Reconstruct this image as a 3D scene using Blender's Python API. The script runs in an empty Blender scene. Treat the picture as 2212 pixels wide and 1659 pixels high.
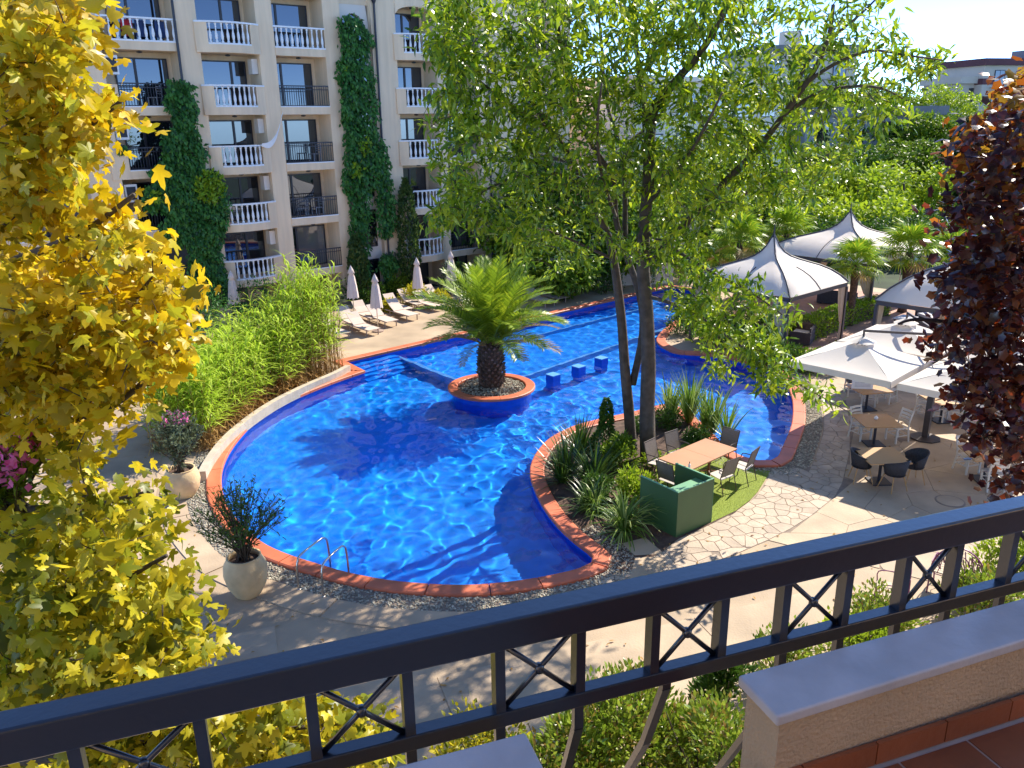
import bpy, math, random
import numpy as np
from mathutils import Vector, Matrix
from mathutils.geometry import tessellate_polygon
sc = bpy.context.scene
COL = sc.collection
rng = np.random.default_rng(11)
random.seed(5)
rad, sin, cos, pi = math.radians, math.sin, math.cos, math.pi

# ---------------------------------------------------------------- camera
FPX, PITCH, ROLL, HC = 1750.0, rad(18), rad(0.8), 9.0      # focal length in px of a 2212 px wide frame
cf = Vector((0, cos(PITCH), -sin(PITCH))); _r = Vector((1, 0, 0)); _u = _r.cross(cf)
cr = _r*cos(ROLL) - _u*sin(ROLL); cu = _r*sin(ROLL) + _u*cos(ROLL)
cd = bpy.data.cameras.new('camera'); cam = bpy.data.objects.new('camera', cd); COL.objects.link(cam)
cd.sensor_width = 36; cd.lens = 36*FPX/2212; cd.clip_start = 0.05; cd.clip_end = 1500
cam.matrix_world = Matrix(((cr.x, cu.x, -cf.x, 0), (cr.y, cu.y, -cf.y, 0), (cr.z, cu.z, -cf.z, HC), (0, 0, 0, 1)))
sc.camera = cam

# ---------------------------------------------------------------- light
SUN_AZ, SUN_EL = 46.5, 41.0
w = bpy.data.worlds.new('World'); sc.world = w; w.use_nodes = True
nt = w.node_tree
sky = nt.nodes.new('ShaderNodeTexSky'); sky.sky_type = 'NISHITA'; sky.sun_disc = False
sky.sun_elevation = rad(SUN_EL); sky.sun_rotation = rad(SUN_AZ)
sky.air_density = 0.35; sky.altitude = 0; sky.dust_density = 0.0; sky.ozone_density = 5.0
nt.nodes['Background'].inputs[1].default_value = 0.15
nt.links.new(sky.outputs[0], nt.nodes['Background'].inputs[0])
ld = bpy.data.lights.new('sun', 'SUN'); ld.energy = 2.7; ld.angle = rad(0.5); ld.color = (1.0, 0.92, 0.80)
lo = bpy.data.objects.new('sun', ld); COL.objects.link(lo)
_d = -Vector((sin(rad(SUN_AZ))*cos(rad(SUN_EL)), cos(rad(SUN_AZ))*cos(rad(SUN_EL)), sin(rad(SUN_EL))))
lo.rotation_euler = _d.to_track_quat('-Z', 'Y').to_euler()
ld.cycles.is_caustics_light = True
vs = sc.view_settings
vs.view_transform = 'Standard'; vs.look = 'None'; vs.gamma = 1; vs.use_curve_mapping = False; vs.exposure = 1.78
sc.cycles.use_denoising = True
sc.cycles.max_bounces = 8; sc.cycles.transparent_max_bounces = 6; sc.cycles.diffuse_bounces = 3
sc.cycles.transmission_bounces = 5; sc.cycles.glossy_bounces = 3

# ---------------------------------------------------------------- helpers
def ray(x, y):
    return cf + cr*((x-1106)/FPX) - cu*((y-829.5)/FPX)
def G(x, y, z=0.0):
    "point of the horizontal plane at height z that is seen at (x, y)"
    d = ray(x, y); t = (z-HC)/d.z
    return Vector((d.x*t, d.y*t, z))
def Y(x, y, Yw):
    "point at distance Yw in front of the balcony"
    d = ray(x, y); t = Yw/d.y
    return Vector((d.x*t, Yw, HC+d.z*t))
def zat(py, P):
    lo_, hi_ = -5, 60
    for _ in range(50):
        m = (lo_+hi_)/2
        v = Vector((P[0], P[1], m-HC))
        if 829.5-FPX*(v.dot(cu))/v.dot(cf) > py: lo_ = m
        else: hi_ = m
    return lo_

def MAT(name, col, rough=.7, var=.12, scale=3.0, bump=0.0, bscale=40, metal=0, spec=.5, col2=None, detail=4, coords='Object', island=0.0, streak=0.0):
    m = bpy.data.materials.new(name); m.use_nodes = True; t = m.node_tree; N = t.nodes; L = t.links
    b = N['Principled BSDF']; b.inputs['Roughness'].default_value = rough; b.inputs['Metallic'].default_value = metal
    b.inputs['Specular IOR Level'].default_value = spec
    tc = N.new('ShaderNodeTexCoord')
    n = N.new('ShaderNodeTexNoise'); n.inputs['Scale'].default_value = scale; n.inputs['Detail'].default_value = detail
    L.new(tc.outputs[coords], n.inputs['Vector'])
    r = N.new('ShaderNodeValToRGB'); e = r.color_ramp.elements
    c1 = [max(0, c*(1-var)) for c in col]; c2 = list(col2) if col2 else [min(1, c*(1+var)) for c in col]
    e[0].position = .32; e[1].position = .68
    e[0].color = (*c1, 1); e[1].color = (*c2, 1)
    L.new(n.outputs['Fac'], r.inputs['Fac'])
    out = r.outputs['Color']
    if island:
        g = N.new('ShaderNodeNewGeometry'); oi = N.new('ShaderNodeObjectInfo')
        ad = N.new('ShaderNodeMath'); ad.operation = 'ADD'; L.new(g.outputs['Random Per Island'], ad.inputs[0]); L.new(oi.outputs['Random'], ad.inputs[1])
        fr = N.new('ShaderNodeMath'); fr.operation = 'FRACT'; L.new(ad.outputs[0], fr.inputs[0])
        mr = N.new('ShaderNodeMapRange'); mr.inputs['To Min'].default_value = 1-island; mr.inputs['To Max'].default_value = 1+island
        L.new(fr.outputs[0], mr.inputs['Value'])
        hs = N.new('ShaderNodeHueSaturation'); L.new(mr.outputs[0], hs.inputs['Value']); L.new(out, hs.inputs['Color']); out = hs.outputs['Color']
    if streak:
        mp = N.new('ShaderNodeMapping'); mp.inputs['Scale'].default_value = (1.6, 1.6, .12); L.new(tc.outputs['Object'], mp.inputs['Vector'])
        n3 = N.new('ShaderNodeTexNoise'); n3.inputs['Scale'].default_value = 1.3; n3.inputs['Detail'].default_value = 9; n3.inputs['Roughness'].default_value = .65; L.new(mp.outputs[0], n3.inputs['Vector'])
        m3 = N.new('ShaderNodeMapRange'); m3.inputs['From Min'].default_value = .42; m3.inputs['From Max'].default_value = .62; m3.inputs['To Min'].default_value = 1-streak; m3.inputs['To Max'].default_value = 1.03
        L.new(n3.outputs['Fac'], m3.inputs['Value']); h3 = N.new('ShaderNodeHueSaturation'); L.new(m3.outputs[0], h3.inputs['Value']); L.new(out, h3.inputs['Color']); out = h3.outputs['Color']
    L.new(out, b.inputs['Base Color'])
    if bump:
        n2 = N.new('ShaderNodeTexNoise'); n2.inputs['Scale'].default_value = bscale; n2.inputs['Detail'].default_value = 6
        L.new(tc.outputs[coords], n2.inputs['Vector'])
        bp = N.new('ShaderNodeBump'); bp.inputs['Strength'].default_value = bump; bp.inputs['Distance'].default_value = .02
        L.new(n2.outputs['Fac'], bp.inputs['Height']); L.new(bp.outputs['Normal'], b.inputs['Normal'])
    return m

def LEAF(name, cols, rough=.4, trans=.45, spec=.35, tcol=None, oi=False):
    "leaf: a few colours picked per leaf, light coming through the blade"
    m = bpy.data.materials.new(name); m.use_nodes = True; t = m.node_tree; N = t.nodes; L = t.links
    b = N['Principled BSDF']; b.inputs['Roughness'].default_value = rough; b.inputs['Specular IOR Level'].default_value = spec
    g = N.new('ShaderNodeNewGeometry')
    src = g.outputs['Random Per Island']
    if oi:
        o = N.new('ShaderNodeObjectInfo'); src = o.outputs['Random']
    r = N.new('ShaderNodeValToRGB'); r.color_ramp.interpolation = 'LINEAR'
    e = r.color_ramp.elements
    while len(e) < len(cols): e.new(.5)
    for i, c in enumerate(cols):
        e[i].position = i/(len(cols)-1); e[i].color = (*c, 1)
    L.new(src, r.inputs['Fac']); L.new(r.outputs['Color'], b.inputs['Base Color'])
    tr = N.new('ShaderNodeBsdfTranslucent')
    if tcol:
        mx = N.new('ShaderNodeMixRGB'); mx.blend_type = 'MULTIPLY'; mx.inputs['Fac'].default_value = 1
        L.new(r.outputs['Color'], mx.inputs['Color1']); mx.inputs['Color2'].default_value = (*tcol, 1)
        L.new(mx.outputs['Color'], tr.inputs['Color'])
    else:
        L.new(r.outputs['Color'], tr.inputs['Color'])
    ms = N.new('ShaderNodeMixShader'); ms.inputs['Fac'].default_value = trans
    L.new(b.outputs[0], ms.inputs[1]); L.new(tr.outputs[0], ms.inputs[2])
    L.new(ms.outputs[0], N['Material Output'].inputs['Surface'])
    return m

class MB:
    "collects faces for one mesh"
    def __init__(s): s.v = []; s.f = []
    def add(s, vs_, fs_):
        o = len(s.v); s.v.extend([tuple(p) for p in vs_]); s.f.extend([tuple(i+o for i in f) for f in fs_]); return s
    def box(s, x0, x1, y0, y1, z0, z1, T=None):
        vs_ = [(x, y, z) for z in (z0, z1) for x, y in ((x0, y0), (x1, y0), (x1, y1), (x0, y1))]
        if T: vs_ = [T(p) for p in vs_]
        return s.add(vs_, [(3, 2, 1, 0), (4, 5, 6, 7), (0, 1, 5, 4), (1, 2, 6, 5), (2, 3, 7, 6), (3, 0, 4, 7)])
    def obox(s, a, b, w_, h_, up=Vector((0, 0, 1))):
        "bar from a to b with rectangular section"
        a = Vector(a); b = Vector(b); d = (b-a).normalized(); sd = d.cross(up)
        if sd.length < 1e-4: sd = d.cross(Vector((1, 0, 0)))
        sd.normalize(); u_ = sd.cross(d)
        vs_ = [p+sd*sx*w_/2+u_*sz*h_/2 for p in (a, b) for sx, sz in ((-1, -1), (1, -1), (1, 1), (-1, 1))]
        return s.add(vs_, [(0, 1, 2, 3), (7, 6, 5, 4), (0, 4, 5, 1), (1, 5, 6, 2), (2, 6, 7, 3), (3, 7, 4, 0)])
    def tube(s, pts, r, n=6, cap=True):
        pts = [Vector(p) for p in pts]; rs = r if hasattr(r, '__len__') else [r]*len(pts)
        o = len(s.v); ref = Vector((.31, .17, .93))
        for i, p in enumerate(pts):
            d = (pts[min(i+1, len(pts)-1)]-pts[max(i-1, 0)])
            if d.length < 1e-6: d = Vector((0, 0, 1))
            d.normalize(); a = d.cross(ref)
            if a.length < .05: a = d.cross(Vector((1, 0, 0)))
            a.normalize(); b = d.cross(a)
            for k in range(n):
                q = p + (a*cos(2*pi*k/n)+b*sin(2*pi*k/n))*rs[i]; s.v.append(tuple(q))
        for i in range(len(pts)-1):
            for k in range(n):
                s.f.append((o+i*n+k, o+i*n+(k+1) % n, o+(i+1)*n+(k+1) % n, o+(i+1)*n+k))
        if cap:
            s.f.append(tuple(o+k for k in range(n))[::-1]); s.f.append(tuple(o+(len(pts)-1)*n+k for k in range(n)))
        return s
    def lathe(s, prof, n=16, c=(0, 0, 0), cap=True):
        o = len(s.v)
        for r, z in prof:
            for k in range(n): s.v.append((c[0]+r*cos(2*pi*k/n), c[1]+r*sin(2*pi*k/n), c[2]+z))
        for i in range(len(prof)-1):
            for k in range(n): s.f.append((o+i*n+k, o+i*n+(k+1) % n, o+(i+1)*n+(k+1) % n, o+(i+1)*n+k))
        if cap:
            s.f.append(tuple(o+k for k in range(n))[::-1]); s.f.append(tuple(o+(len(prof)-1)*n+k for k in range(n)))
        return s
    def prism(s, poly, z0, z1, top_inset=0, base=True):
        n = len(poly); o = len(s.v)
        for x, y in poly: s.v.append((x, y, z0))
        if top_inset:
            cx = sum(p[0] for p in poly)/n; cy = sum(p[1] for p in poly)/n
            for x, y in poly:
                l = math.hypot(x-cx, y-cy) or 1; k = max(0, 1-top_inset/l); s.v.append((cx+(x-cx)*k, cy+(y-cy)*k, z1))
        else:
            for x, y in poly: s.v.append((x, y, z1))
        s.f.append(tuple(o+n+k for k in range(n)))
        if base: s.f.append(tuple(o+k for k in range(n))[::-1])
        for k in range(n): s.f.append((o+k, o+(k+1) % n, o+n+(k+1) % n, o+n+k))
        return s
    def mesh(s, name, mat, smooth=False):
        me = bpy.data.meshes.new(name); me.from_pydata(s.v, [], s.f); me.materials.append(mat)
        if smooth: me.polygons.foreach_set('use_smooth', [True]*len(me.polygons))
        me.update(); return me
    def obj(s, name, mat, parent=None, smooth=False):
        return link(name, s.mesh(name, mat, smooth), parent)

def link(name, data, parent=None, mw=None):
    o = bpy.data.objects.new(name, data); COL.objects.link(o)
    if parent is not None: o.parent = parent
    if mw is not None: o.matrix_local = mw
    return o
def tag(o, label, cat, group=None, kind=None):
    o['label'] = label; o['category'] = cat
    if group: o['group'] = group
    if kind: o['kind'] = kind
    return o
def thing(name, label, cat, group=None, loc=(0, 0, 0), rz=0):
    o = bpy.data.objects.new(name, None); COL.objects.link(o); o.empty_display_size = .2
    o.location = loc; o.rotation_euler = (0, 0, rz)
    return tag(o, label, cat, group)
def struct(o): o['kind'] = 'structure'; return o
def stuff(o): o['kind'] = 'stuff'; return o
def dup(root, loc, rz, label=None):
    r = root.copy(); COL.objects.link(r); r.location = loc; r.rotation_euler = (0, 0, rz)
    if label: r['label'] = label
    for ch in list(root.children):
        c = ch.copy(); COL.objects.link(c); c.parent = r
        for g in list(ch.children):
            e = g.copy(); COL.objects.link(e); e.parent = c
    return r
def fastmesh(name, V, F, mat, smooth=False, sizes=None):
    "V (n,3), F (m,k) arrays of equal faces"
    me = bpy.data.meshes.new(name); V = np.asarray(V, np.float32); F = np.asarray(F, np.int32)
    me.vertices.add(len(V)); me.vertices.foreach_set('co', V.ravel())
    m, k = F.shape
    me.loops.add(m*k); me.loops.foreach_set('vertex_index', F.ravel())
    me.polygons.add(m); me.polygons.foreach_set('loop_start', np.arange(0, m*k, k, dtype=np.int32))
    if smooth: me.polygons.foreach_set('use_smooth', np.ones(m, bool))
    me.materials.append(mat); me.update(calc_edges=True); return me

# leaf outlines: x along the blade, y across, z out of it; triangles
LANCE = (np.array([(0, 0, 0), (.3, .5, .06), (.3, -.5, .06), (.65, .42, .0), (.65, -.42, .0), (1, 0, -.14)]), [(0, 2, 1), (1, 2, 3), (2, 4, 3), (3, 4, 5)])
DIAM = (np.array([(0, 0, 0), (.45, .5, .05), (.45, -.5, .05), (1, 0, -.08)]), [(0, 2, 1), (1, 2, 3)])
def _maple():
    pts = [(0, 0)]
    for ang, l in ((-125, .42), (-112, .56), (-92, .36), (-74, .70), (-62, .88), (-50, .74), (-34, .46), (-13, .80), (0, 1.0), (13, .80), (34, .46), (50, .74), (62, .88), (74, .70), (92, .36), (112, .56), (125, .42)):
        pts.append((.28+l*.72*cos(rad(ang)), l*.72*sin(rad(ang))))
    V = [(.28, 0, .05)] + [(x, y, -.20*(x*x+y*y)+.05*abs(y)) for x, y in pts]
    n = len(pts); F = [(0, 1+i, 1+(i+1) % n) for i in range(n)]
    return np.array(V), F
MAPLE = _maple()
def _lobed():
    V = [(.45, 0, .04)]; n = 10
    for i in range(n):
        a = 2*pi*i/n; r = .5 if i % 2 == 0 else .36
        V.append((.48-r*cos(a), r*sin(a), -.08*r))
    return np.array(V), [(0, 1+i, 1+(i+1) % n) for i in range(n)]
ROUND = _lobed()

def leaves(tmpl, P, X, Nn, L_, W_):
    "arrays of positions, blade directions, normals, lengths, widths -> V, F"
    tv, tf = tmpl; tf = np.array(tf)
    X = X/np.linalg.norm(X, axis=1, keepdims=True)
    Yv = np.cross(Nn, X); Yv /= np.maximum(np.linalg.norm(Yv, axis=1, keepdims=True), 1e-6)
    Zv = np.cross(X, Yv)
    n = len(P)
    V = (P[:, None, :] + tv[None, :, 0:1]*X[:, None, :]*L_[:, None, None] + tv[None, :, 1:2]*Yv[:, None, :]*W_[:, None, None]
         + tv[None, :, 2:3]*Zv[:, None, :]*L_[:, None, None])
    F = tf[None] + (np.arange(n)*len(tv))[:, None, None]
    return V.reshape(-1, 3), F.reshape(-1, 3)
def leafobj(name, tmpl, P, X, Nn, L_, W_, mat, parent=None):
    V, F = leaves(tmpl, P, X, Nn, L_, W_)
    return link(name, fastmesh(name, V, F, mat), parent)
def rdir(n, r=rng):
    v = r.normal(size=(n, 3)); return v/np.linalg.norm(v, axis=1, keepdims=True)
def inpoly(x, y, poly):
    c = False; j = len(poly)-1
    for i in range(len(poly)):
        xi, yi = poly[i][0], poly[i][1]; xj, yj = poly[j][0], poly[j][1]
        if (yi > y) != (yj > y) and x < (xj-xi)*(y-yi)/(yj-yi)+xi: c = not c
        j = i
    return c
def inpoly_np(X, Yy, poly):
    c = np.zeros(X.shape, bool); j = len(poly)-1
    for i in range(len(poly)):
        xi, yi = poly[i][0], poly[i][1]; xj, yj = poly[j][0], poly[j][1]
        if yi != yj:
            t = ((yi > Yy) != (yj > Yy)) & (X < (xj-xi)*(Yy-yi)/(yj-yi)+xi); c ^= t
        j = i
    return c
def smooth_poly(P, step=.3, keep=()):
    "closed Catmull-Rom through points; indices in keep stay sharp"
    n = len(P); out = []
    for i in range(n):
        p0, p1, p2, p3 = P[i-1], P[i], P[(i+1) % n], P[(i+2) % n]
        if i in keep: p0 = p1
        if (i+1) % n in keep: p3 = p2
        d = math.hypot(p2[0]-p1[0], p2[1]-p1[1]); k = max(1, int(d/step))
        for j in range(k):
            t = j/k
            out.append(tuple(.5*((2*p1[a])+(-p0[a]+p2[a])*t+(2*p0[a]-5*p1[a]+4*p2[a]-p3[a])*t*t+(-p0[a]+3*p1[a]-3*p2[a]+p3[a])*t**3) for a in (0, 1)))
    return out
def area(P): return .5*sum(P[i-1][0]*P[i][1]-P[i][0]*P[i-1][1] for i in range(len(P)))
def offset(P, d):
    "outward offset of a counter-clockwise polygon"
    n = len(P); out = []
    for i in range(n):
        a = Vector(P[i-1]); b = Vector(P[i]); c = Vector(P[(i+1) % n])
        e1 = (b-a).normalized(); e2 = (c-b).normalized()
        n1 = Vector((e1.y, -e1.x)); n2 = Vector((e2.y, -e2.x)); m = n1+n2
        if m.length < .3: m = n1
        m = m/m.length; k = 1/max(.5, m.dot(n1))
        out.append(tuple(b+m*d*k))
    return out
def flat(name, outer, holes, z, mat, parent=None):
    loops = [[Vector((x, y, 0)) for x, y in outer]]+[[Vector((x, y, 0)) for x, y in h] for h in holes]
    tris = tessellate_polygon(loops); vs_ = [(v.x, v.y, z) for l in loops for v in l]
    fs_ = []
    for t in tris:
        a, b, c = [vs_[i] for i in t]
        cz = (b[0]-a[0])*(c[1]-a[1])-(b[1]-a[1])*(c[0]-a[0])
        if abs(cz) < 1e-9: continue
        fs_.append(tuple(t) if cz > 0 else (t[0], t[2], t[1]))
    return MB().add(vs_, fs_).obj(name, mat, parent)
def clip_half(poly, p, nrm):
    out = []; n = len(poly)
    for i in range(n):
        a = poly[i]; b = poly[(i+1) % n]
        da = (a[0]-p[0])*nrm[0]+(a[1]-p[1])*nrm[1]; db = (b[0]-p[0])*nrm[0]+(b[1]-p[1])*nrm[1]
        if da <= 0: out.append(a)
        if (da < 0 < db) or (db < 0 < da):
            t = da/(da-db); out.append((a[0]+(b[0]-a[0])*t, a[1]+(b[1]-a[1])*t))
    return out
def voronoi(pts, gap, reach):
    "clipped Voronoi cells pulled in by gap/2"
    cells = []
    P = np.array(pts)
    for i, p in enumerate(P):
        c = [(p[0]-reach, p[1]-reach), (p[0]+reach, p[1]-reach), (p[0]+reach, p[1]+reach), (p[0]-reach, p[1]+reach)]
        d = np.hypot(P[:, 0]-p[0], P[:, 1]-p[1]); idx = np.argsort(d)[1:16]
        for j in idx:
            q = P[j]; m = (p+q)/2; nn = (q-p)/d[j]; m = m-nn*gap/2
            c = clip_half(c, m, nn)
            if len(c) < 3: break
        cells.append(c)
    return cells
def sample_poly(poly, spacing, r=random, tries=30):
    xs = [p[0] for p in poly]; ys = [p[1] for p in poly]; pts = []
    cell = {}
    A = abs(area(poly)); n = int(A/spacing**2*tries)
    for _ in range(n):
        x = r.uniform(min(xs), max(xs)); y = r.uniform(min(ys), max(ys))
        if not inpoly(x, y, poly): continue
        k = (int(x//spacing), int(y//spacing)); ok = True
        for a in (-1, 0, 1):
            for b in (-1, 0, 1):
                for q in cell.get((k[0]+a, k[1]+b), ()):
                    if (q[0]-x)**2+(q[1]-y)**2 < spacing**2: ok = False
        if ok: pts.append((x, y)); cell.setdefault(k, []).append((x, y))
    return pts
# ---------------------------------------------------------------- materials
M = {}
M['paving'] = MAT('stamped_concrete', (.43, .32, .205), .75, .2, .7, .35, 30, detail=8)
M['slab'] = MAT('concrete_slab', (.44, .33, .215), .72, .2, .9, .3, 22, island=.06, detail=8)
M['stone'] = MAT('path_stone', (.45, .35, .25), .7, .16, 2.5, .5, 18, island=.12, detail=8)
M['joint'] = MAT('joint_grout', (.26, .20, .15), .9, .2, 4)
M['soil'] = MAT('soil', (.10, .06, .04), .95, .4, 5, .8, 20)
M['ground'] = MAT('ground_cover', (.035, .055, .02), .95, .4, .6, .6, 3)
M['terra'] = MAT('terracotta_coping', (.60, .155, .07), .5, .14, 1.6, .15, 30, island=.06)
M['pool'] = MAT('pool_mosaic', (.003, .27, .88), .35, .10, 2.0, 0)
M['poolwall'] = MAT('pool_wall_mosaic', (.0, .075, .55), .35, .12, 6.0, 0)
M['poolline'] = MAT('pool_light_tile', (.12, .36, .70), .4, .1, 5.0, 0)
M['gravel'] = MAT('pebbles', (.36, .33, .25), .8, .35, 9, 0, island=.45)
M['stonewall'] = MAT('cast_stone', (.50, .43, .33), .8, .12, 3, .4, 25)
M['turf'] = MAT('artificial_turf', (.21, .27, .014), .8, .2, 30, .6, 150)
wm = bpy.data.materials.new('pool_water'); wm.use_nodes = True
b = wm.node_tree.nodes['Principled BSDF']; b.inputs['Roughness'].default_value = 0; b.inputs['IOR'].default_value = 1.33
b.inputs['Transmission Weight'].default_value = 1; b.inputs['Base Color'].default_value = (.80, .95, 1, 1)
M['water'] = wm

# ---------------------------------------------------------------- pool outline
pool_px = [(747,779),(789,800),(725,822),(660,848),(588,881),(542,916),(504,960),(484,998),(478,1033),(484,1073),(504,1111),(539,1148),(577,1176),(629,1198),(686,1216),(753,1235),(831,1250),(895,1257),(959,1261),(1030,1261),(1106,1254),(1160,1246),(1206,1237),(1250,1226),(1276,1214),(1281,1200),(1268,1187),(1239,1165),(1206,1134),(1173,1091),(1153,1051),(1145,1024),(1148,998),(1163,970),(1189,944),(1233,921),(1273,909),(1306,901),(1345,893),(1400,880),(1440,872),(1480,884),(1530,925),(1570,965),(1606,985),(1636,993),(1665,993),(1680,985),(1694,956),(1709,919),(1713,883),(1709,853),(1694,820),(1658,795),(1584,774),(1529,765),(1468,761),(1440,752),(1418,733),(1440,705),(1490,672),(1530,650),(1525,632),(1450,618)]
pool_w = [tuple(G(x, y, .08)[:2]) for x, y in pool_px]
POOL = smooth_poly(pool_w, .22, keep=(0, 1, len(pool_w)-1))
assert area(POOL) > 0
def near_idx(px, py, z=.08):
    g = G(px, py, z); return min(range(len(POOL)), key=lambda i: (POOL[i][0]-g.x)**2+(POOL[i][1]-g.y)**2)
I_STEP, I_TIP, I_LOBE, I_LOBEEND = near_idx(789, 800), near_idx(1279, 1208), near_idx(1600, 984), near_idx(1694, 820)
O20, O38, O90, O150 = offset(POOL, .2), offset(POOL, .38), offset(POOL, .88), offset(POOL, 1.5)
EDGE = Vector((POOL[0][0]-pool_w[-1][0], POOL[0][1]-pool_w[-1][1])).normalized()   # along the straight back edge, towards the left
IN = Vector((-EDGE.y, EDGE.x))                                                     # into the water
if IN.y > 0: IN = -IN

def strip(name, A, B, i0, i1, z, mat, parent=None):
    idx = list(range(i0, i1+1)); n = len(idx)
    vs_ = [(*A[i % len(A)], z) for i in idx]+[(*B[i % len(B)], z) for i in idx]
    return MB().add(vs_, [(k, n+k, n+k+1, k+1) for k in range(n-1)]).obj(name, mat, parent)

# ---------------------------------------------------------------- ground and paving sheets
ground = struct(flat('ground', [(-260, -25), (260, -25), (260, 330), (-260, 330)], [list(reversed(O20))], -.035, M['ground']))
pave_out = [(-22, 1.6), (18, 1.6), (22, 16), (24, 40), (10, 54), (-2, 48), (-24, 30)]
paving = struct(flat('paving', pave_out, [list(reversed(O20))], 0, M['paving']))
# pool shell
pool = struct(flat('pool_floor', offset(POOL, .05), [], -1.25, M['pool']))
wl = offset(POOL, .03); n = len(wl)
pwall = struct(MB().add([(*p, .045) for p in wl]+[(*p, -1.26) for p in wl], [(k, (k+1) % n, n+(k+1) % n, n+k) for k in range(n)]).obj('pool_wall', M['poolwall']))
# steps in the back left corner, submerged low walls and bench edge
st = MB(); o_ = Vector((POOL[0][0], POOL[0][1]))
for k in range(5):
    a = o_+IN*(.31*k); z = -.22-.2*k
    c = [a, a-EDGE*2.3, a-EDGE*2.3+IN*.31, a+IN*.31]
    st.prism([tuple(q) for q in c], -1.24, z)
psteps = struct(st.obj('pool_steps', M['pool']))
def lowwall(name, a, b, w_, z):
    a = Vector(a[:2]); b = Vector(b[:2]); d = (b-a).normalized(); s_ = Vector((-d.y, d.x))*w_/2
    return struct(MB().prism([tuple(q) for q in (a-s_, b-s_, b+s_, a+s_)], -1.24, z).obj(name, M['poolline']))
lw = [lowwall('submerged_wall', G(846, 760, -.1), G(1000, 820, -.1), .17, -.42),
      lowwall('submerged_wall', G(1125, 806, -.1), G(1445, 700, -.1), .13, -.6)]
bb = o_+IN*1.5
lw.append(lowwall('submerged_bench', (bb-EDGE*5.5), (bb-EDGE*16.5), .09, -.7))
# water
gs = .05
xs = np.arange(min(p[0] for p in POOL)-.1, max(p[0] for p in POOL)+.2, gs); ys = np.arange(min(p[1] for p in POOL)-.1, max(p[1] for p in POOL)+.2, gs)
X, Yg = np.meshgrid(xs, ys); Z = np.zeros_like(X); wr = np.random.default_rng(2)
for i in range(64):
    lam = math.exp(wr.uniform(math.log(.30), math.log(1.35))); th = wr.uniform(0, 2*pi); k = 2*pi/lam
    amp = .0043*lam**1.25*(.7+.3*abs(cos(th-.5)))
    Z += amp*np.cos(k*(X*cos(th)+Yg*sin(th))+wr.uniform(0, 6.28))
Z *= .62+.38*np.sin(X*.35+1.1)*np.cos(Yg*.27)
ISL = Vector((-.72, 27.03))
cxg = (X[:-1, :-1]+X[1:, 1:])/2; cyg = (Yg[:-1, :-1]+Yg[1:, 1:])/2
mask = inpoly_np(cxg, cyg, offset(POOL, .025)) & (np.hypot(cxg-ISL.x, cyg-ISL.y) > 1.36)
idx = np.arange(X.size).reshape(X.shape)
F = np.stack([idx[:-1, :-1], idx[:-1, 1:], idx[1:, 1:], idx[1:, :-1]], -1)[mask]
used = np.unique(F); rem = np.zeros(X.size, np.int64); rem[used] = np.arange(len(used))
V = np.stack([X, Yg, Z-.10], -1).reshape(-1, 3)[used]
water = struct(link('water', fastmesh('water', V, rem[F], wm, True)))
water.cycles.is_caustics_caster = True

# coping in metre long stones
cop = thing('pool_coping', 'terracotta coping stones bordering the blue pool', 'coping'); del cop['category']; struct(cop)
P0, P1_, P2_ = POOL, O38, offset(POOL, .35)
def ip(A, i, t): a = Vector(A[i % len(A)]); b_ = Vector(A[(i+1) % len(A)]); return a+(b_-a)*t
i = 0; n = len(POOL)
while i < n:
    ln = 0; j = i
    while ln < 1.0 and j < n: ln += (Vector(POOL[j])-Vector(POOL[(j+1) % n])).length; j += 1
    if n-j < 3: j = n
    mb = MB(); sec = []
    for k in range(i, j+1):
        t0 = .05 if k == i else 0
        kk = k
        if k == j: kk, t0 = j-1, .96
        a = ip(P0, kk, t0); c = ip(P1_, kk, t0); c2 = ip(P2_, kk, t0); a2 = a+(c-a)*.06
        sec.append([(*a, -.02), (*a, .065), (*a2, .08), (*c2, .08), (*c, .06), (*c, -.02)])
    o = 0
    for s_ in sec: mb.v.extend(s_)
    for q in range(len(sec)-1):
        for e in range(5): mb.f.append((q*6+e, (q+1)*6+e, (q+1)*6+e+1, q*6+e+1)[::-1])
    mb.f.append(tuple(range(6))); mb.f.append(tuple((len(sec)-1)*6+e for e in range(6))[::-1])
    mb.obj('coping_stone', M['terra'], cop)
    i = j

# round island planter
isl = thing('island_planter', 'round planter with a terracotta rim standing in the pool around a palm', 'planter', loc=(ISL.x, ISL.y, 0))
isl_wall = MB().lathe([(1.40, -1.25), (1.40, .10)], 48, cap=False).obj('planter_wall', M['poolwall'], isl)
for k in range(14):
    a0, a1 = 2*pi*k/14+.004, 2*pi*(k+1)/14-.004; mb = MB(); m_ = 5
    for q in range(m_+1):
        a = a0+(a1-a0)*q/m_
        for r, z in ((1.2, .09), (1.2, .165), (1.22, .18), (1.50, .18), (1.53, .165), (1.53, .09)): mb.v.append((r*cos(a), r*sin(a), z))
    for q in range(m_):
        for e in range(6): mb.f.append((q*6+e, (q+1)*6+e, (q+1)*6+(e+1) % 6, q*6+(e+1) % 6))
    mb.f.append((5, 4, 3, 2, 1, 0)); mb.f.append(tuple(m_*6+e for e in range(6)))
    mb.obj('rim_stone', M['terra'], isl)
MB().lathe([(1.205, .08), (.9, .12), (.4, .17), (.02, .19)], 28, cap=False).obj('soil', M['soil'], isl, True)

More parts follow.
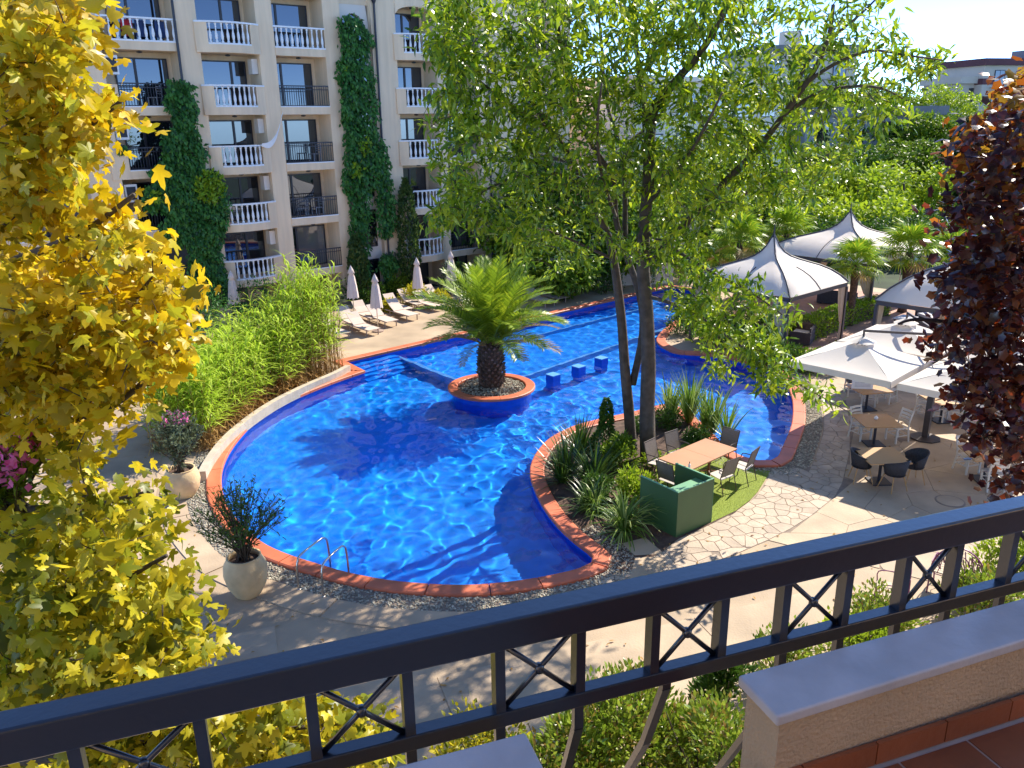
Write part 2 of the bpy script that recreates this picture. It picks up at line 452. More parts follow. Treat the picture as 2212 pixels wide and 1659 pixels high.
def pebbles(name, pts, size, mat, parent=None, seed=3, zf=None):
    r = np.random.default_rng(seed); n_ = len(pts); P = np.zeros((n_, 3)); P[:, :2] = np.array(pts)[:, :2]
    if zf is not None: P[:, 2] = zf
    base = np.array([(1, 0, 0), (0, 1, 0), (-1, 0, 0), (0, -1, 0), (0, 0, 1), (.6, .6, .5), (-.6, .6, .5), (-.6, -.6, .5), (.6, -.6, .5)], float)
    tf = np.array([(0, 5, 8), (1, 6, 5), (2, 7, 6), (3, 8, 7), (0, 1, 5), (1, 2, 6), (2, 3, 7), (3, 0, 8), (5, 6, 4), (6, 7, 4), (7, 8, 4), (8, 5, 4)])
    a = r.uniform(0, 2*pi, n_); s_ = size*r.uniform(.5, 1.25, (n_, 1)); ax = s_*np.stack([r.uniform(.8, 1.3, n_), r.uniform(.6, 1.0, n_), r.uniform(.5, .9, n_)], 1)
    B = base[None]*ax[:, None, :]+r.normal(0, .1*size, (n_, 9, 3))
    ca, sa = np.cos(a)[:, None], np.sin(a)[:, None]
    V_ = np.stack([B[..., 0]*ca-B[..., 1]*sa, B[..., 0]*sa+B[..., 1]*ca, B[..., 2]], -1)+P[:, None, :]
    return link(name, fastmesh(name, V_.reshape(-1, 3), (tf[None]+(np.arange(n_)*9)[:, None, None]).reshape(-1, 3), mat), parent)
def strip_pts(A, B, i0, i1, dens):
    out = []
    for i in range(i0, i1):
        a, b_, c, d = [Vector(q) for q in (A[i % n], A[(i+1) % n], B[(i+1) % n], B[i % n])]
        ar = abs((b_-a).cross(d-a) if False else ((b_-a).x*(d-a).y-(b_-a).y*(d-a).x))
        for _ in range(int(ar*dens+random.random())):
            u_, v_ = random.random(), random.random(); p = (a*(1-u_)+b_*u_)*(1-v_)+(d*(1-u_)+c*u_)*v_; out.append((p.x, p.y))
    return out
gl = struct(strip('gravel_bed', O38, O90, I_STEP+2, I_TIP+6, .008, M['joint']))
gr = struct(strip('gravel_bed', O38, O90, I_LOBE-3, I_LOBEEND+4, .008, M['joint']))
gp = strip_pts(O38, O90, I_STEP+2, I_TIP+6, 640)+strip_pts(O38, O90, I_LOBE-3, I_LOBEEND+4, 640)
peb = tag(stuff(pebbles('gravel_pebbles', gp, .027, M['gravel'], zf=.015)), 'grey and cream pebbles lying in the strip around the pool coping', 'gravel', kind='stuff')
ip_ = []
while len(ip_) < 900:
    x, y_ = random.uniform(-1.2, 1.2), random.uniform(-1.2, 1.2)
    if x*x+y_*y_ < 1.38: ip_.append((x, y_))
pebbles('pebble_cover', ip_, .036, M['gravel'], isl, 5, zf=np.array([.19-.09*(x*x+y_*y_)/1.4 for x, y_ in ip_]))

# smooth kerb band round the left and front of the pool
for k in range(I_STEP+30, I_TIP+2, 10):
    A, B = O90, O150; mb = MB(); sec = []
    for q in range(k, min(k+10, I_TIP+2)+1):
        t0 = .06 if q == k else 0; qq = q
        if q == min(k+10, I_TIP+2): qq, t0 = q-1, .94
        a = ip(A, qq, t0); c = ip(B, qq, t0); sec.append([(*a, -.01), (*a, .022), (*c, .022), (*c, -.01)])
    for s_ in sec: mb.v.extend(s_)
    for q in range(len(sec)-1):
        for e in range(3): mb.f.append((q*4+e+1, (q+1)*4+e+1, (q+1)*4+e, q*4+e))
    mb.f.append((0, 1, 2, 3)); mb.f.append(tuple((len(sec)-1)*4+e for e in range(4))[::-1])
    mb.obj('kerb_stone', M['slab'], paving)

def z7(x, y, z=0): g = G(1106+x*.33333, 811+y*.33333, z); return (g.x, g.y)
path_in = [z7(*p) for p in [(560,1330),(700,1290),(820,1230),(950,1160),(1080,1062),(1290,966),(1450,888),(1540,820),(1600,760),(1650,680),(1680,620)]]
lobe_out = [tuple(offset(POOL, .92)[i % n]) for i in range(near_idx(1680, 985), near_idx(1706, 845), 2)]
path_outer = [z7(*p) for p in [(560,1480),(900,1330),(1150,1270),(1450,1160),(1660,1070),(1800,1000),(1935,915),(2030,840),(2090,790),(2140,700),(2165,600),(2190,480),(2190,330),(2170,200),(2110,110)]]
PATH = path_in+lobe_out+[z7(1960, 60)]+path_outer[::-1]
if area(PATH) < 0: PATH = PATH[::-1]
TERR = path_outer[4:]+[(9.4, 24.9), (9.6, 26), (12, 27.5), (20, 28), (21, 15.5), (10.5, 13.0)]
if area(TERR) < 0: TERR = TERR[::-1]
path = struct(flat('garden_path', PATH, [], .006, M['joint']))
def clip_border(c, p, poly, inset):
    segs = []
    for i in range(len(poly)):
        a, b_ = poly[i], poly[(i+1) % len(poly)]; dx, dy = b_[0]-a[0], b_[1]-a[1]; l = math.hypot(dx, dy)
        if l < 1e-6: continue
        t = max(0, min(1, ((p[0]-a[0])*dx+(p[1]-a[1])*dy)/l/l)); d = math.hypot(p[0]-a[0]-dx*t, p[1]-a[1]-dy*t)
        segs.append((d, a, (dy/l, -dx/l)))
    segs.sort(key=lambda s: s[0])
    for d, a, nn in segs[:2]:
        if d > 1.2 or len(c) < 3: break
        if (p[0]-a[0])*nn[0]+(p[1]-a[1])*nn[1] > 0: continue
        c = clip_half(c, (a[0]-nn[0]*inset, a[1]-nn[1]*inset), nn)
    return c
def stones(poly, spacing, gap, z0, z1, mat, parent, name, limit, keep=lambda p: True, bev=.006):
    pts = [q for q in sample_poly(poly, spacing*.74) if random.random() < .62]; cells = voronoi(pts, gap, spacing*1.25); cells = [(p, clip_border(c, p, poly, gap/2)) for p, c in zip(pts, cells)]
    cells = [(p, c) for p, c in cells if len(c) >= 3 and abs(area(c)) > spacing**2*.1 and keep(p) and not any(inpoly(q[0], q[1], O38) for q in c)]
    cells.sort(key=lambda q: math.hypot(q[0][0]-1, q[0][1])); rest = MB()
    for k, (p, c) in enumerate(cells):
        if area(c) < 0: c = c[::-1]
        dz = random.uniform(-.0015, .0015)
        if k < limit: MB().prism(c, z0, z1+dz, bev, False).obj(name, mat, parent)
        else: rest.prism(c, z0, z1+dz, bev, False)
    if rest.v: stuff(rest.obj('far_'+name+'s', mat, parent))
    return len(cells)
nst = stones(PATH, .25, .010, .004, .018, M['stone'], path, 'stone', 300)
terr = struct(flat('terrace', TERR, [], .003, M['joint']))
stones(TERR, .95, .010, .002, .013, M['slab'], terr, 'stone', 120, bev=.003)
# large slabs on the left and in front
az = rad(71); ux = Vector((sin(az), cos(az))); uy = Vector((-cos(az), sin(az)))
O155 = offset(POOL, 1.52)
for a in range(-9, 9):
    for b_ in range(-3, 16):
        sz = 2.5; o = ux*(a*sz+(b_ % 2)*.0)+uy*(b_*sz+1.4)
        c = [o, o+ux*(sz-.014), o+ux*(sz-.014)+uy*(sz-.014), o+uy*(sz-.014)]
        pts = [tuple(c[i]*(1-t)+c[(i+1) % 4]*t) for i in range(4) for t in (0, .25, .5, .75)]+[tuple(o+(ux+uy)*sz/2)]
        def okp(p):
            return inpoly(p[0], p[1], pave_out) and not inpoly(p[0], p[1], O155) and not inpoly(p[0], p[1], PATH) and not inpoly(p[0], p[1], TERR) and p[1] < 33
        good = [okp(p) for p in pts]
        if all(good): MB().prism([tuple(q) for q in c], .001, .010, .004, False).obj('slab', M['slab'], paving)
# planting bed and artificial turf on the peninsula
bed_pts = [tuple(O20[i % n]) for i in range(I_TIP, I_LOBE+3, 2)]
BED = bed_pts+[z7(1640, 600), z7(1500, 830)]+path_in[::-1][4:-1]
if area(BED) < 0: BED = BED[::-1]
bed = struct(flat('planting_bed', BED, [], .02, M['soil']))
TURF = [z7(*p) for p in [(1290,958),(1450,882),(1540,815),(1598,752),(1645,675),(1672,626),(1560,612),(1500,560),(1350,480),(1180,420),(1000,500),(930,620),(960,760),(1100,900)]]
if area(TURF) < 0: TURF = TURF[::-1]
turf = struct(flat('turf', TURF, [], .026, M['turf']))
tp = sample_poly(TURF, .028, tries=4); nn_ = len(tp)
Pg = np.array([(x, y_, .026) for x, y_ in tp]); Xg = rng.normal(0, .35, (nn_, 3)); Xg[:, 2] = 1
stuff(leafobj('turf_blades', DIAM, Pg, Xg, rdir(nn_), rng.uniform(.02, .04, nn_), rng.uniform(.006, .010, nn_), M['turf'], turf))

# low cast stone wall of the reed bed
wallp = [G(x, y, .3) for x, y in [(757,789),(725,806),(664,832),(600,864),(545,900),(496,942),(462,985),(444,1018)]]
wp = [Vector(p[:2]) for p in wallp]
fine = []
for i in range(len(wp)-1):
    p0, p1, p2, p3 = wp[max(i-1, 0)], wp[i], wp[i+1], wp[min(i+2, len(wp)-1)]
    for t in (0, .25, .5, .75): fine.append(.5*((2*p1)+(-p0+p2)*t+(2*p0-5*p1+4*p2-p3)*t*t+(-p0+3*p1-3*p2+p3)*t**3))
fine.append(wp[-1])
rw = thing('low_wall', 'low curved cream stone wall between the reeds and the pool', 'wall')
for k in range(0, len(fine)-1, 2):
    mb = MB(); sec = []
    for q in (k, k+1, min(k+2, len(fine)-1)):
        d = (fine[min(q+1, len(fine)-1)]-fine[max(q-1, 0)]).normalized(); s_ = Vector((d.y, -d.x)); p = fine[q]
        if q == k: p = p+d*.006
        sec.append([(*(p-s_*.0), -.01), (*p, .30), (*(p+s_*.20), .30), (*(p+s_*.20), -.01)])
    for s_ in sec: mb.v.extend(s_)
    for q in range(2):
        for e in range(3): mb.f.append((q*4+e+1, (q+1)*4+e+1, (q+1)*4+e, q*4+e))
    mb.f.append((0, 1, 2, 3)); mb.f.append((11, 10, 9, 8))
    mb.obj('wall_block', M['stonewall'], rw)
for o in (pool, pwall, psteps, isl_wall, *lw): o.cycles.is_caustics_receiver = True
# three square seats standing in the water
st0 = thing('pool_stool', 'square blue tiled stool standing in the pool, nearest the palm island', 'stool', 'tiled stools standing in the pool', loc=tuple(G(1195, 808, .12)[:2])+(0,), rz=rad(42))
mb = MB().box(-.19, .19, -.19, .19, -1.24, .09); s_ = mb.obj('pillar', M['poolwall'], st0); s_.cycles.is_caustics_receiver = True
MB().box(-.2, .2, -.2, .2, .091, .12).obj('seat', M['poolline'], st0)
dup(st0, tuple(G(1250, 790, .12)[:2])+(0,), rad(42), 'square blue tiled stool in the pool, middle one of the three')
dup(st0, tuple(G(1299, 772, .12)[:2])+(0,), rad(42), 'square blue tiled stool in the pool, farthest from the palm island')
for o in sc.objects:
    if o.name.startswith('pillar'): o.cycles.is_caustics_receiver = True
# ---------------------------------------------------------------- apartment building with loggias
M['stucco'] = MAT('beige_stucco', (.83, .615, .40), .85, .05, .35, .25, 60, detail=8, streak=.10)
M['stucco_in'] = MAT('loggia_stucco', (.72, .56, .43), .85, .06, .6, .2, 60)
M['stucco_pale'] = MAT('pale_stucco', (.72, .63, .54), .85, .05, .5, .2, 60)
M['white'] = MAT('white_paint', (.78, .77, .76), .5, .04, 3)
M['darkmetal'] = MAT('dark_metal', (.035, .035, .045), .45, .1, 5, metal=.3)
M['frame'] = MAT('window_frame', (.03, .025, .03), .4, .1, 5)
M['interior'] = MAT('curtain_dark', (.05, .05, .055), .9, .5, .8)
M['curtain'] = MAT('curtain', (.30, .29, .27), .9, .15, 1.5)
gm = bpy.data.materials.new('window_glass'); gm.use_nodes = True; t = gm.node_tree
b = t.nodes['Principled BSDF']; b.inputs['Base Color'].default_value = (.012, .016, .022, 1); b.inputs['Roughness'].default_value = .03
gl_ = t.nodes.new('ShaderNodeBsdfGlossy'); gl_.inputs['Roughness'].default_value = .01; gl_.inputs['Color'].default_value = (.75, .85, 1, 1)
mx = t.nodes.new('ShaderNodeMixShader'); mx.inputs['Fac'].default_value = .11
t.links.new(b.outputs[0], mx.inputs[1]); t.links.new(gl_.outputs[0], mx.inputs[2]); t.links.new(mx.outputs[0], t.nodes['Material Output'].inputs['Surface'])
M['glass'] = gm
gm2 = gm.copy(); gm2.name = 'curtained_glass'; gm2.node_tree.nodes['Principled BSDF'].inputs['Base Color'].default_value = (.16, .155, .15, 1); M['glass2'] = gm2
FAZ = rad(50.67); FS = Vector((sin(FAZ), cos(FAZ), 0)); FN = Vector((cos(FAZ), -sin(FAZ), 0)); FD = -38.0
FO = FN*FD
def fT(p): return FO+FS*p[0]+FN*p[1]+Vector((0, 0, p[2]))      # (along, outwards, up)
def fbox(mb, s0, s1, o0, o1, z0, z1): return mb.box(s0, s1, o0, o1, z0, z1)
bld = thing('apartment_building', 'long beige five storey apartment building with rows of balconies behind the pool', 'building', loc=tuple(FO), rz=pi/2-FAZ)
# local axes of the building: x along the facade (to the far right), y into the building, z up
def L(mb, s0, s1, o0, o1, z0, z1): return mb.box(s0, s1, -o1, -o0, z0, z1)
FLO = [1.9, 4.5, 7.1, 9.7, 12.3]
wall = MB()
S0, S1, TOP, DEP = 2.0, 36.0, 18.5, 1.3
L(wall, S0, S1, -12, -DEP, -1, TOP)                                        # body
for a, c in ((2.0, 2.6), (4.9, 5.4), (8.5, 9.8), (12.93, 13.83), (16.5, 17.3), (19.85, 20.75), (22.45, 23.85), (26.3, 26.8), (29.1, 32.2), (34.6, 36.0)):
    L(wall, a, c, -DEP, 0, -1, TOP)
L(wall, 20.75, 22.45, -DEP, -.28, 14.5, TOP)
L(wall, S0, S1, -DEP, .0, 17.2, TOP-.001)
L(wall, S0-.1, S1+.1, -.6, .25, TOP, TOP+.35)
wall.obj('wall', M['stucco'], bld)
BAYS = [('Z', 2.6, 4.9), ('Z', 5.4, 8.5), ('A', 9.8, 12.93), ('B', 13.83, 16.5), ('C', 17.3, 19.85), ('D', 23.85, 26.3), ('E', 26.8, 29.1), ('E', 32.2, 34.6)]
bal_prof = [(.060, 0), (.060, .06), (.035, .09), (.055, .16), (.068, .26), (.058, .38), (.030, .52), (.026, .60), (.040, .66), (.030, .70), (.055, .75), (.055, .80)]
bal_me = MB().lathe(bal_prof, 8).mesh('baluster', M['white'], True)
bar_n = 0
lamp_me = MB().lathe([(.02, 0), (.12, -.03), (.11, -.07), (.02, -.09)], 10).mesh('ceiling_lamp', M['darkmetal'])
slab_in = M['stucco_in']
def window(s0, s1, z0, z1, split, blind=None):
    y = DEP-.005
    fr = MB(); tw = .06
    fr.box(s0, s1, y-.06, y, z1-tw, z1); fr.box(s0, s1, y-.06, y, z0, z0+tw)
    fr.box(s0, s0+tw, y-.06, y, z0+tw, z1-tw); fr.box(s1-tw, s1, y-.06, y, z0+tw, z1-tw)
    ms_ = s0+(s1-s0)*split; fr.box(ms_-.05, ms_+.05, y-.075, y, z0+tw, z1-tw)
    o = fr.obj('window_frame', M['frame'], bld)
    for a, c in ((s0+tw, ms_-.05), (ms_+.05, s1-tw)):
        MB().box(a, c, y-.03, y-.01, z0+tw, z1-tw).obj('pane', M['glass2'] if random.random() < .3 else M['glass'], o)
    return o
def dark_railing(s0, s1, z0, parent, o=.02, solid=None):
    mb = MB(); y = -o
    mb.box(s0, s1, y, y+.04, z0+.93, z0+.98); mb.box(s0, s1, y, y+.04, z0+.78, z0+.81); mb.box(s0, s1, y, y+.04, z0+.05, z0+.09)
    k = int((s1-s0)/.115)
    for i in range(k+1):
        x = s0+(s1-s0)*i/k; mb.box(x-.009, x+.009, y+.01, y+.03, z0+.09, z0+.93)
    mb.obj('railing', M['darkmetal'], parent)
for (kind, s0, s1) in BAYS:
    for r, F_ in enumerate(FLO):
        row = 5-r      # 1 = top row in the photograph
        bal = MB(); wd = s1-s0
        bowed = kind in 'BD'
        m0, m1 = s0-.18, s1+.05
        if bowed:
            nseg = 12; R_ = .42; pts = []
            for i in range(nseg+1):
                t = i/nseg; pts.append((m0+(m1-m0)*t, -(.06+R_*sin(pi*t))))
            def arcbox(mb, i0, i1, z0, z1, th=.16, grow=0):
                vs_ = []
                for i in range(i0, i1+1):
                    x, y = pts[i]; vs_ += [(x, y-grow, z0), (x, y-grow, z1), (x, min(y+th, .3), z1), (x, min(y+th, .3), z0)]
                o = len(mb.v); mb.v.extend(vs_); q = i1-i0
                for i in range(q):
                    for e in range(4): mb.f.append((o+i*4+e, o+i*4+(e+1) % 4, o+(i+1)*4+(e+1) % 4, o+(i+1)*4+e))
                mb.f.append((o, o+3, o+2, o+1)); mb.f.append((o+q*4, o+q*4+1, o+q*4+2, o+q*4+3))
            # slab following the bow
            o = len(bal.v)
            for z in (F_-.28, F_+.05):
                for x, y in pts: bal.v.append((x, y-.02, z))
                bal.v.append((m1, DEP-.02, z)); bal.v.append((m0, DEP-.02, z))
            q = nseg+3; bal.f.append(tuple(o+i for i in range(q))[::-1]); bal.f.append(tuple(o+q+i for i in range(q)))
            for i in range(q): bal.f.append((o+i, o+(i+1) % q, o+q+(i+1) % q, o+q+i))
            g0, g1 = (2, 10) if kind == 'B' else (2, 11)
            if kind == 'D' and row == 5: g0 = 0
            if g0: arcbox(bal, 0, g0, F_+.05, F_+.93)
            arcbox(bal, g1, nseg, F_+.05, F_+.93)
            bo = bal.obj('balcony', M['stucco'], bld)
            rail = MB(); arcbox(rail, 0, nseg, F_+.93, F_+1.0, .2, .04); arcbox(rail, g0, g1, F_+.05, F_+.12, .16, .01)
            rail.obj('cap_rail', M['white'], bo)
            nb = 8 if kind == 'B' else 8
            for i in range(nb):
                t = g0+(g1-g0)*(i+.5)/nb; a = int(t); u_ = t-a; x = pts[a][0]*(1-u_)+pts[min(a+1, nseg)][0]*u_; y = pts[a][1]*(1-u_)+pts[min(a+1, nseg)][1]*u_
                link('baluster', bal_me, bo, Matrix.Translation((x, y+.08, F_+.125)))
        else:
            L(bal, s0, s1, -DEP+.02, .03, F_-.28, F_+.05)
            if kind == 'A' and row > 1: L(bal, s0-.35, s0+.38, -.1, .05, F_-.279, F_+.95)
            bo = bal.obj('balcony', M['stucco'], bld)
            if row == 1 and kind in 'AC':
                rail = MB(); L(rail, s0-.05, s1, -.14, .07, F_+.93, F_+1.0); L(rail, s0, s1, -.1, .05, F_+.05, F_+.12); rail.obj('cap_rail', M['white'], bo)
                nb = 11 if kind == 'A' else 10
                for i in range(nb): link('baluster', bal_me, bo, Matrix.Translation((s0+wd*(i+.5)/nb, .02, F_+.125)))
            else:
                L2 = MB(); L(L2, s0, s1, -.08, .045, F_+.051, F_+.10); L2.obj('white_sill', M['white'], bo)
                dark_railing(s0+(.4 if kind == 'A' else .02), s1-.02, F_+.05, bo)
        ws = s0+(.72 if kind == 'A' else .12)
        window(ws, s1-.2, F_+.06, F_+2.1, {'A': .38, 'B': .62 if r != 3 else .70, 'C': .28, 'D': .5, 'E': .5, 'Z': .5}[kind])
        link('ceiling_lamp', lamp_me, bld, Matrix.Translation(((s0+s1)/2, .35, F_+2.31)))
        if kind == 'A':
            if row > 1:
                ac = MB(); L(ac, s0+.10, s0+.62, -.62, -.22, F_+1.35, F_+2.1); a_ = ac.obj('air_conditioner', M['white'], bld)
                gr_ = MB(); L(gr_, s0+.17, s0+.55, -.219, -.205, F_+1.45, F_+2.0); gr_.obj('grille', M['darkmetal'], a_)
        if kind == 'B' and row > 1:
            ac = MB(); L(ac, s1-.30, s1-.02, -.7, -.25, F_+1.5, F_+2.15); ac.obj('air_conditioner', M['stucco_pale'], bld)
    # top floor ceiling
    tp_ = MB(); L(tp_, s0, s1, -DEP+.02, .03, 14.62, 14.95); tp_.obj('top_slab', M['stucco'], bld)
# arched lintels of the top row
for s0, s1, zt in ((23.85, 26.3, 14.62),):
    mb = MB(); nseg = 12
    for i in range(nseg):
        t0, t1 = i/nseg, (i+1)/nseg
        h0, h1 = zt-.02-.42*(1-math.sqrt(max(0, 1-(2*t0-1)**2))), zt-.02-.42*(1-math.sqrt(max(0, 1-(2*t1-1)**2)))
        x0, x1 = s0+(s1-s0)*t0, s0+(s1-s0)*t1
        mb.add([(x0, -.02, h0), (x1, -.02, h1), (x1, -.02, zt), (x0, -.02, zt), (x0, .18, h0), (x1, .18, h1), (x1, .18, zt), (x0, .18, zt)], [(0, 1, 2, 3), (4, 7, 6, 5), (0, 4, 5, 1)])
    mb.obj('arch_lintel', M['stucco'], bld)
# stair bay: pale recessed wall, tall arched window split by pale spandrels
sb = MB(); L(sb, 20.75, 22.45, -DEP, -.3, -1, 12.9); sb.obj('stair_wall', M['stucco_pale'], bld)
ar = MB(); n_ = 16
prof = [(20.95, 12.9), (20.95, 13.35)]+[(21.6-.65*cos(pi*i/n_), 13.35+.75*sin(pi*i/n_)) for i in range(1, n_)]+[(22.25, 13.35), (22.25, 12.9)]
o = len(ar.v); q = len(prof)
outer = [(20.75, 12.9), (20.75, 13.6)]+[(20.75+1.7*i/n_, 14.5) for i in range(1, n_)]+[(22.45, 13.6), (22.45, 12.9)]
for (x, z), (X_, Z_) in zip(prof, outer): ar.v += [(x, .3, z), (X_, .3, Z_), (x, .5, z)]
for i in range(q-1):
    ar.f.append((i*3, (i+1)*3, (i+1)*3+1, i*3+1)); ar.f.append((i*3, i*3+2, (i+1)*3+2, (i+1)*3))
ar.obj('arch_surround', M['stucco_pale'], bld)
def swin(z0, z1):
    fr = MB(); L(fr, 20.98, 22.2, -.3, -.27, z0, z1); o = fr.obj('window_frame', M['frame'], bld)
    for a, c in ((21.03, 21.57), (21.63, 22.15)):
        p = MB(); L(p, a, c, -.27, -.262, z0+.05, z1-.05); p.obj('pane', M['glass'], o)
for z in (.0, 2.6, 5.2, 7.8, 10.4): swin(z+.1, z+2.05)
pn = MB(); L(pn, 20.96, 22.24, -.6, -.52, 12.9, 14.2); pn.obj('arch_pane', M['glass'], bld)
# gutters
for s_ in (13.35-.5, 22.62, 29.7):
    mb = MB(); y_ = .0 if s_ > 13 else -.06
    mb.tube([(s_, -.09, 14.6), (s_, -.09, 7), (s_, -.09, -.2)], .055, 8); mb.lathe([(.05, 0), (.13, .18), (.14, .3)], 8, (s_, -.09, 14.55))
    mb.obj('downpipe', M['darkmetal'], bld)
# ground floor doors
for s0, s1 in ((13.9, 16.3), (17.5, 19.6), (24.0, 25.6), (27, 29)):
    fr = MB(); fr.box(s0, s1, -.02, .03, -.05, 1.42) if False else None

for (kind, s0, s1) in BAYS: window(s0+.2, s1-.3, -.4, 1.45, .5)
# clothes, towels and furniture on balconies
def fw(s_, o_, z): return FO+FS*s_+FN*o_+Vector((0, 0, z))
tw = MB()
M['red'] = MAT('red_towel', (.45, .02, .03), .9, .2, 6)
M['bluecloth'] = MAT('blue_towel', (.03, .06, .16), .9, .3, 6)
for i, (a, c, m_) in enumerate(((10.75, 11.2, 'red'), (11.3, 11.7, 'bluecloth'), (12.1, 12.5, 'bluecloth'))):
    mb = MB(); k = 8
    for j in range(k+1):
        x = a+(c-a)*j/k; yo = -.22+.02*sin(j*1.9)
        for z in (13.2, 12.9, 12.55): mb.v.append(tuple(fw(x, yo, z)))
        for z in (12.55, 12.9, 13.2): mb.v.append(tuple(fw(x, yo-.02, z)))
    for j in range(k):
        for e in range(6): mb.f.append((j*6+e, (j+1)*6+e, (j+1)*6+(e+1) % 6, j*6+(e+1) % 6))
    o = mb.obj('towel', M[m_]); tag(o, ['red towel hanging behind the top left balustrade', 'navy towel hung next to the red one on the top left balcony', 'navy towel at the right end of the top left balustrade'][i], 'towel', 'towels on the top left balcony')
# long white cloth blown from the third balcony
cl = MB(); k = 14
for j in range(k+1):
    t = j/k; s_ = 16.0+1.25*t; z = 8.16+1.35*t**2.6; w_ = .05+.26*sin(pi*min(1, t*.9+.08))
    p = fw(s_, .45-.2*t, z); q = fw(s_-.03, .40-.2*t, z-w_); cl.v += [tuple(p), tuple(q)]
for j in range(k): cl.f.append((j*2, j*2+2, j*2+3, j*2+1))
o = cl.obj('cloth', M['white']); md = o.modifiers.new('thickness', 'SOLIDIFY'); md.thickness = .012
tag(o, 'long white cloth blowing upwards off the corner of a balustrade balcony', 'cloth')
def plastic_chair(loc, rz, label, mat):
    t_ = thing('balcony_chair', label, 'chair', 'chairs on the balconies', loc, rz)
    MB().box(-.22, .22, -.22, .22, .40, .43).obj('seat', mat, t_)
    mb = MB(); mb.box(-.22, -.19, -.24, -.21, .43, .85); mb.box(.19, .22, -.24, -.21, .43, .85)
    for z in (.55, .65, .75, .83): mb.box(-.19, .19, -.24, -.215, z, z+.04)
    mb.obj('backrest', mat, t_)
    for x in (-.2, .2):
        for y in (-.2, .2): MB().box(x-.018, x+.018, y-.018, y+.018, 0, .40).obj('leg', mat, t_)
    return t_
M['greyplastic'] = MAT('grey_plastic', (.28, .28, .30), .5, .1, 5)
for s_, z, lb in ((18.2, 4.55, 'grey slatted chair on the second floor balcony with dark railing'), (19.0, 4.55, 'grey slatted chair at the right end of the second floor dark railing'), (19.1, 7.15, 'grey slatted chair behind the dark railing below the white cloth'), (11.8, 9.75, 'grey slatted chair on the upper left balcony beside the ivy')):
    plastic_chair(tuple(fw(s_, -.55, z)), 2.2+s_, lb, M['greyplastic'])

# pale garden wing behind the big tree
w2 = thing('garden_wing', 'cream wing of the hotel half hidden behind the big tree', 'building', loc=tuple(fw(38.5, 3, 0)), rz=pi/2-FAZ)
mb = MB().box(0, 16, 0, 9, -1, 11.2); mb.box(-.2, 16.2, -.25, 9.2, 11.2, 11.5); mb.obj('wall', M['stucco_pale'], w2)
for i in range(5):
    for z in (.6, 3.5, 6.4, 9.0):
        o = MB().box(1+i*3, 2.7+i*3, -.05, .02, z, z+1.7).obj('window_frame', M['frame'], w2)
        MB().box(1.07+i*3, 1.83+i*3, -.06, -.05, z+.07, z+1.63).obj('pane', M['glass'], o); MB().box(1.9+i*3, 2.63+i*3, -.06, -.05, z+.07, z+1.63).obj('pane', M['glass'], o)

# far buildings on the hillside
M['farwall'] = MAT('far_stucco', (.62, .52, .42), .9, .06, .3)
M['farroof'] = MAT('grey_roof', (.20, .19, .20), .9, .12, .5)
M['maroon'] = MAT('maroon_cladding', (.13, .045, .05), .8, .1, .5)
def far_building(name, label, px, pyt, dist, wid, hgt, dep, rz, rows, cols, roofm, col, attic=False):
    p = Y(px, pyt, dist); base = -4
    t_ = thing(name, label, 'building', loc=(p.x, p.y, base), rz=rz); top = p.z-base
    MB().box(0, wid, 0, dep, 0, top-.9).obj('wall', col, t_)
    MB().box(-.5, wid+.5, -.6, dep+.4, top-.9, top).obj('roof', roofm, t_)
    for i in range(cols):
        for j in range(rows):
            z = top-3.6-3.1*j; x = wid*(i+.5)/cols
            f_ = MB().box(x-.85, x+.85, -.08, 0, z, z+2.1).obj('window', M['frame'], t_)
            MB().box(x-.75, x-.04, -.1, -.08, z+.1, z+2.0).obj('pane', M['glass'], f_); MB().box(x+.04, x+.75, -.1, -.08, z+.1, z+2.0).obj('pane', M['glass'], f_)
            MB().box(x-1.3, x+1.3, -.9, -.1, z-.3, z-.1).obj('balcony', col, t_)
    return t_, top
t1, h1 = far_building('hillside_house', 'cream apartment block with maroon top floor on the hill at the right edge', 2130, 126, 120, 16, 0, 9, rad(14), 3, 3, M['maroon'], M['farwall'])
MB().box(-.03, 16.03, -.05, 9.03, h1-3.4, h1-2.6).obj('maroon_band', M['maroon'], t1)
MB().box(9, 12.5, 2, 5, h1, h1+1.3).obj('chimney', M['farroof'], t1)
t2, h2 = far_building('hillside_house', 'lower cream block adjoining the maroon topped one on the hill', 2078, 166, 121, 9, 0, 8, rad(10), 2, 2, M['farwall'], M['farwall'])
t3, h3 = far_building('hillside_house', 'wide grey roofed building with a chimney behind the top of the big tree', 1640, 98, 105, 12.5, 0, 12, rad(6), 4, 3, M['farroof'], M['farwall'])
MB().box(5, 7, 4, 6, h3, h3+2.0).obj('chimney', M['farwall'], t3)
t4, h4 = far_building('hillside_house', 'blue grey building with shaded arches between the trees on the hill', 1745, 232, 88, 15, 0, 8, rad(8), 3, 4, M['farroof'], MAT('blue_grey_stucco', (.30, .31, .35), .9, .1, .3))
# hillside
hx, hy = 60, 40; mb = MB()
for j in range(hy):
    for i in range(hx):
        x = -40+i*4.2; y = 56+j*4.0
        d = max(0, y-60+max(0, (18-x)*.6)); z = -.6+min(9.5, d*.19)+1.1*sin(x*.11+1)*cos(y*.09)*min(1, d/20)
        mb.v.append((x, y, z))
for j in range(hy-1):
    for i in range(hx-1): a = j*hx+i; mb.f.append((a, a+1, a+hx+1, a+hx))
struct(mb.obj('hillside', M['ground'], None, True))
